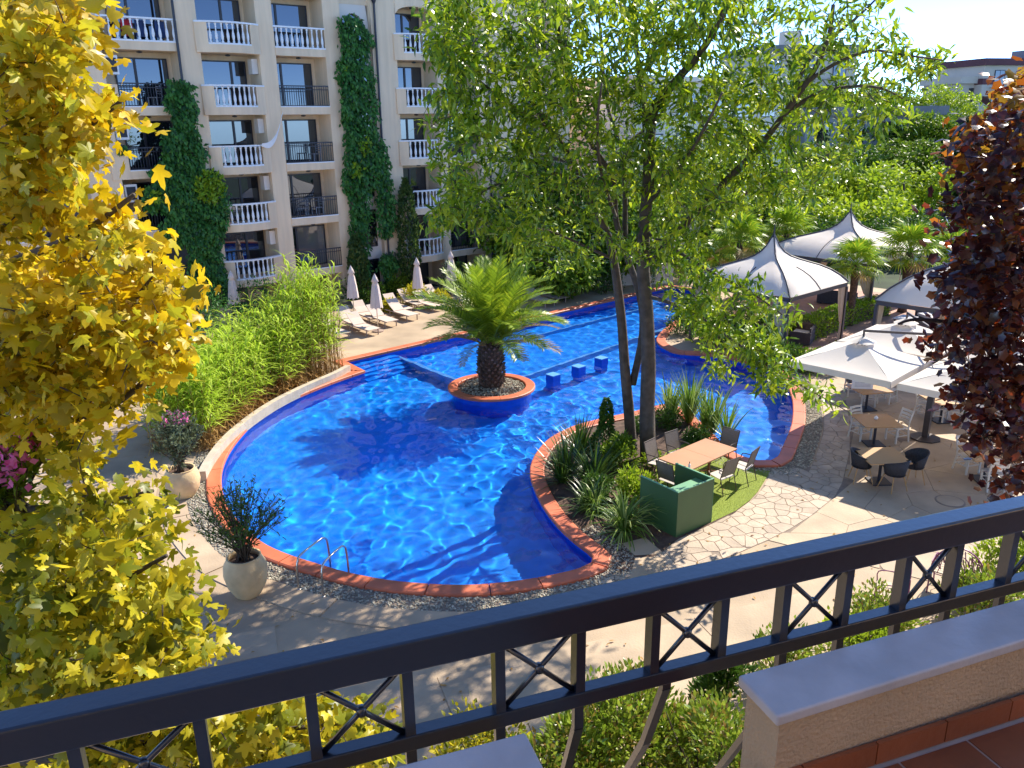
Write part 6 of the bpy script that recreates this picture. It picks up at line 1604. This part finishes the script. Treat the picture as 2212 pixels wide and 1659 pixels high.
# parapet with stone cap
M['cap'] = MAT('honed_stone_cap', (.62, .55, .51), .42, .16, 5, .12, 60, detail=10)
M['render'] = MAT('rough_render', (.66, .44, .25), .9, .06, 4, .6, 110, detail=10)
M['tile'] = MAT('terracotta_floor_tile', (.33, .095, .035), .4, .22, 2.5, .1, 40, detail=8, island=.15); M['grout'] = MAT('tile_grout', (.50, .38, .30), .9, .1, 10)
KC = 1.2; CAPZ = 9-KC; cI, cO = .953*KC, 1.073*KC
def Q(u_, n_, z): return BU*u_+BN*n_+Vector((0, 0, z))
def pbox(mb, u0, u1, n0, n1, z0, z1, sk=0):
    vs_ = [tuple(Q(u, n_, z)) for z in (z0, z1) for u, n_ in ((u0, n0), (u1, n0+sk), (u1, n1+sk*.3), (u0, n1))]
    return mb.add(vs_, [(3, 2, 1, 0), (4, 5, 6, 7), (0, 1, 5, 4), (1, 2, 6, 5), (2, 3, 7, 6), (3, 0, 4, 7)])
FLZ = 7.575
par_r = thing('parapet_wall', 'rendered balcony parapet with a pale stone cap at the lower right', 'wall')
bev(pbox(MB(), .817*KC, 3.2, cI, cO, CAPZ-.028, CAPZ, .05).obj('stone_cap', M['cap'], par_r), .006, 3)
wI, wO = cI+.014, cO-.014
pbox(MB(), .817*KC+.018, 3.2, wI, wO, 6.6, CAPZ-.0285, .05).obj('wall', M['render'], par_r)
par_l = thing('parapet_wall', 'corner of another stone capped parapet at the bottom centre', 'wall')
bev(pbox(MB(), -.55, .389*KC, cI, cO, CAPZ-.028, CAPZ).obj('stone_cap', M['cap'], par_l), .006, 3)
pbox(MB(), -.5, .389*KC-.018, wI, wO, 6.6, CAPZ-.0285).obj('wall', M['render'], par_l)
# tiled floor and skirting
fl = struct(pbox(MB(), -1.2, 3.4, -1.5, wI-.001, 7.30, FLZ-.003).obj('balcony_floor', M['grout']))
ts = .205
for a in range(-4, 14):
    for b_ in range(-3, 5):
        u0 = a*ts+.03+1.1-ts*5; n1 = wI-.022-b_*ts
        if u0 > 3 or u0 < -1.1: continue
        bev(pbox(MB(), u0, u0+ts-.006, n1-ts+.006, n1, FLZ-.0029, FLZ).obj('tile', M['tile'], fl), .0015, 1) if (a > 2 and b_ >= -0 and b_ < 4) else None
for a in range(5, 14):
    u0 = a*ts-.16
    pbox(MB(), u0, u0+ts-.004, wI-.011, wI-.0005, FLZ+.001, FLZ+.060, 0).obj('skirting_tile', M['tile'], fl)
# added unseen tower that keeps sun off the balcony, then the own building below
ob2 = thing('shading_block', 'tall beige block added out of view beyond the right edge to shade the balcony', 'building'); MB().box(6.5, 9.5, 4.2, 8.3, -.2, 17).obj('wall', M['stucco'], ob2)
ob = thing('hotel_block', 'beige hotel block that carries the balcony, below and behind the viewer', 'building')
pbox(MB(), -9, 9, -9, -2.2, -.2, 10.5).obj('wall', M['stucco'], ob); pbox(MB(), -9, 9, -1.6, .6, 7.0, 7.29).obj('balcony_slab', M['stucco'], ob)
# ---------------------------------------------------------------- bushes under the balcony
for i, (px, py_, zt_, rx, mt, lb, n_) in enumerate([(1370, 1560, 1.7, 1.15, 'bush', 'light green bush with pale and orange leaf tips under the middle of the railing', 5200), (1540, 1620, 1.9, 1.1, 'bush', 'light green bush just left of the right parapet end', 5200), (1220, 1640, 1.5, 1.0, 'bush', 'green bush above the corner of the left stone cap', 4200), (1040, 1610, 1.2, .8, 'gold_low', 'small yellow green bush right of the low golden branches', 2200),
      (1570, 1470, 1.3, .55, 'dark', 'dark green bush against the end of the parapet', 2000), (1700, 1420, .9, .8, 'bush', 'low leafy plant showing above the stone cap, leftmost', 1500), (1850, 1380, .9, .8, 'light', 'yellow green low bush above the stone cap', 1800), (1900, 1310, 1.0, .75, 'bush', 'bush growing round the plum coloured iron chair', 2200), (2120, 1285, 1.2, .8, 'bush', 'leafy bush right of the plum coloured iron bench', 2600), (2180, 1200, 1.5, .8, 'light', 'bright bush at the right edge below the railing', 2400)]):
    g = G(px, py_, zt_*.6); shrub(g.x, g.y, 0, zt_, rx, rx, LM[mt], lb, n=n_, lsz=.105, ratio=.42, group='bushes under the balcony', seed=i+60, tmpl=LANCE, up=.9)
M['plum'] = MAT('plum_iron', (.22, .05, .13), .5, .15, 6); M['slatwood'] = MAT('pale_wood_slat', (.50, .40, .28), .7, .12, 6)
def iron_seat(px, py_, wd, rz_, label):
    g = G(px, py_, .5); t_ = thing('iron_bench', label, 'bench', None, (g.x, g.y, 0), rz_); h = wd/2
    for k in range(5): MB().box(-h, h, -.22+k*.095, -.14+k*.095, .44, .465).obj('seat_slat', M['slatwood'], t_)
    mb = MB()
    arc = [Vector((h*cos(a), -.26, .50+.62*sin(a))) for a in np.linspace(0, pi, 15)]; mb.tube(arc, .018, 5)
    for k in range(6):
        x = -h*.75+k*h*.3; a = [Vector((x+.09*cos(t)*(1-t/14), -.26, .72+.16*math.sin(t*.8)+.02*k % .1)) for t in np.linspace(0, 9, 16)]; mb.tube(a, .010, 4)
        mb.tube([(x, -.26, .46), (x+.05, -.26, .72), (x*.8, -.26, .50+.58*math.sqrt(max(0, 1-(x*.8/h)**2)))], .010, 4)
    mb.obj('scroll_back', M['plum'], t_)
    for x in (-h, h):
        MB().tube(refine([(x, .24, 0), (x*1.03, .22, .3), (x, .20, .46)], 3), .016, 5).obj('leg', M['plum'], t_); MB().tube([(x, -.30, 0), (x, -.26, .52)], .016, 5).obj('leg', M['plum'], t_)
        MB().tube(refine([(x, -.26, .68), (x, 0, .70), (x, .22, .66), (x, .22, .46)], 3), .012, 5).obj('arm', M['plum'], t_)
    mb = MB()
    for k in range(9): x = -h+wd*k/8; mb.tube([(x, .23, .43), (x+.03*(-1)**k, .235, .34), (x, .23, .26), (x-.03*(-1)**k, .235, .18)], .009, 4)
    mb.tube([(-h, .23, .43), (h, .23, .43)], .012, 4); mb.tube([(-h, .23, .17), (h, .23, .17)], .010, 4); mb.obj('scroll_apron', M['plum'], t_)
iron_seat(2075, 1235, .95, rad(-40), 'plum coloured wrought iron bench with pale slats under the railing at the right')
iron_seat(1925, 1270, .55, rad(70), 'plum coloured scroll backed iron chair left of the wider iron bench')

# fallen leaves on the paving
r_ = np.random.default_rng(91); FP = []
while len(FP) < 420:
    x, y_ = r_.uniform(-12, 14), r_.uniform(9, 30)
    if inpoly(x, y_, O90) or not inpoly(x, y_, pave_out): continue
    FP.append((x, y_, .03))
n_ = len(FP); Xd = rdir(n_, r_); Xd[:, 2] *= .15; Nn = rdir(n_, r_)*.25; Nn[:, 2] = 1
tag(stuff(leafobj('fallen_leaves', LANCE, np.array(FP), Xd, Nn, r_.uniform(.06, .13, n_), r_.uniform(.03, .05, n_), LM['straw'])), 'scattered dry brown leaves lying on the paving round the pool', 'leaves', kind='stuff')
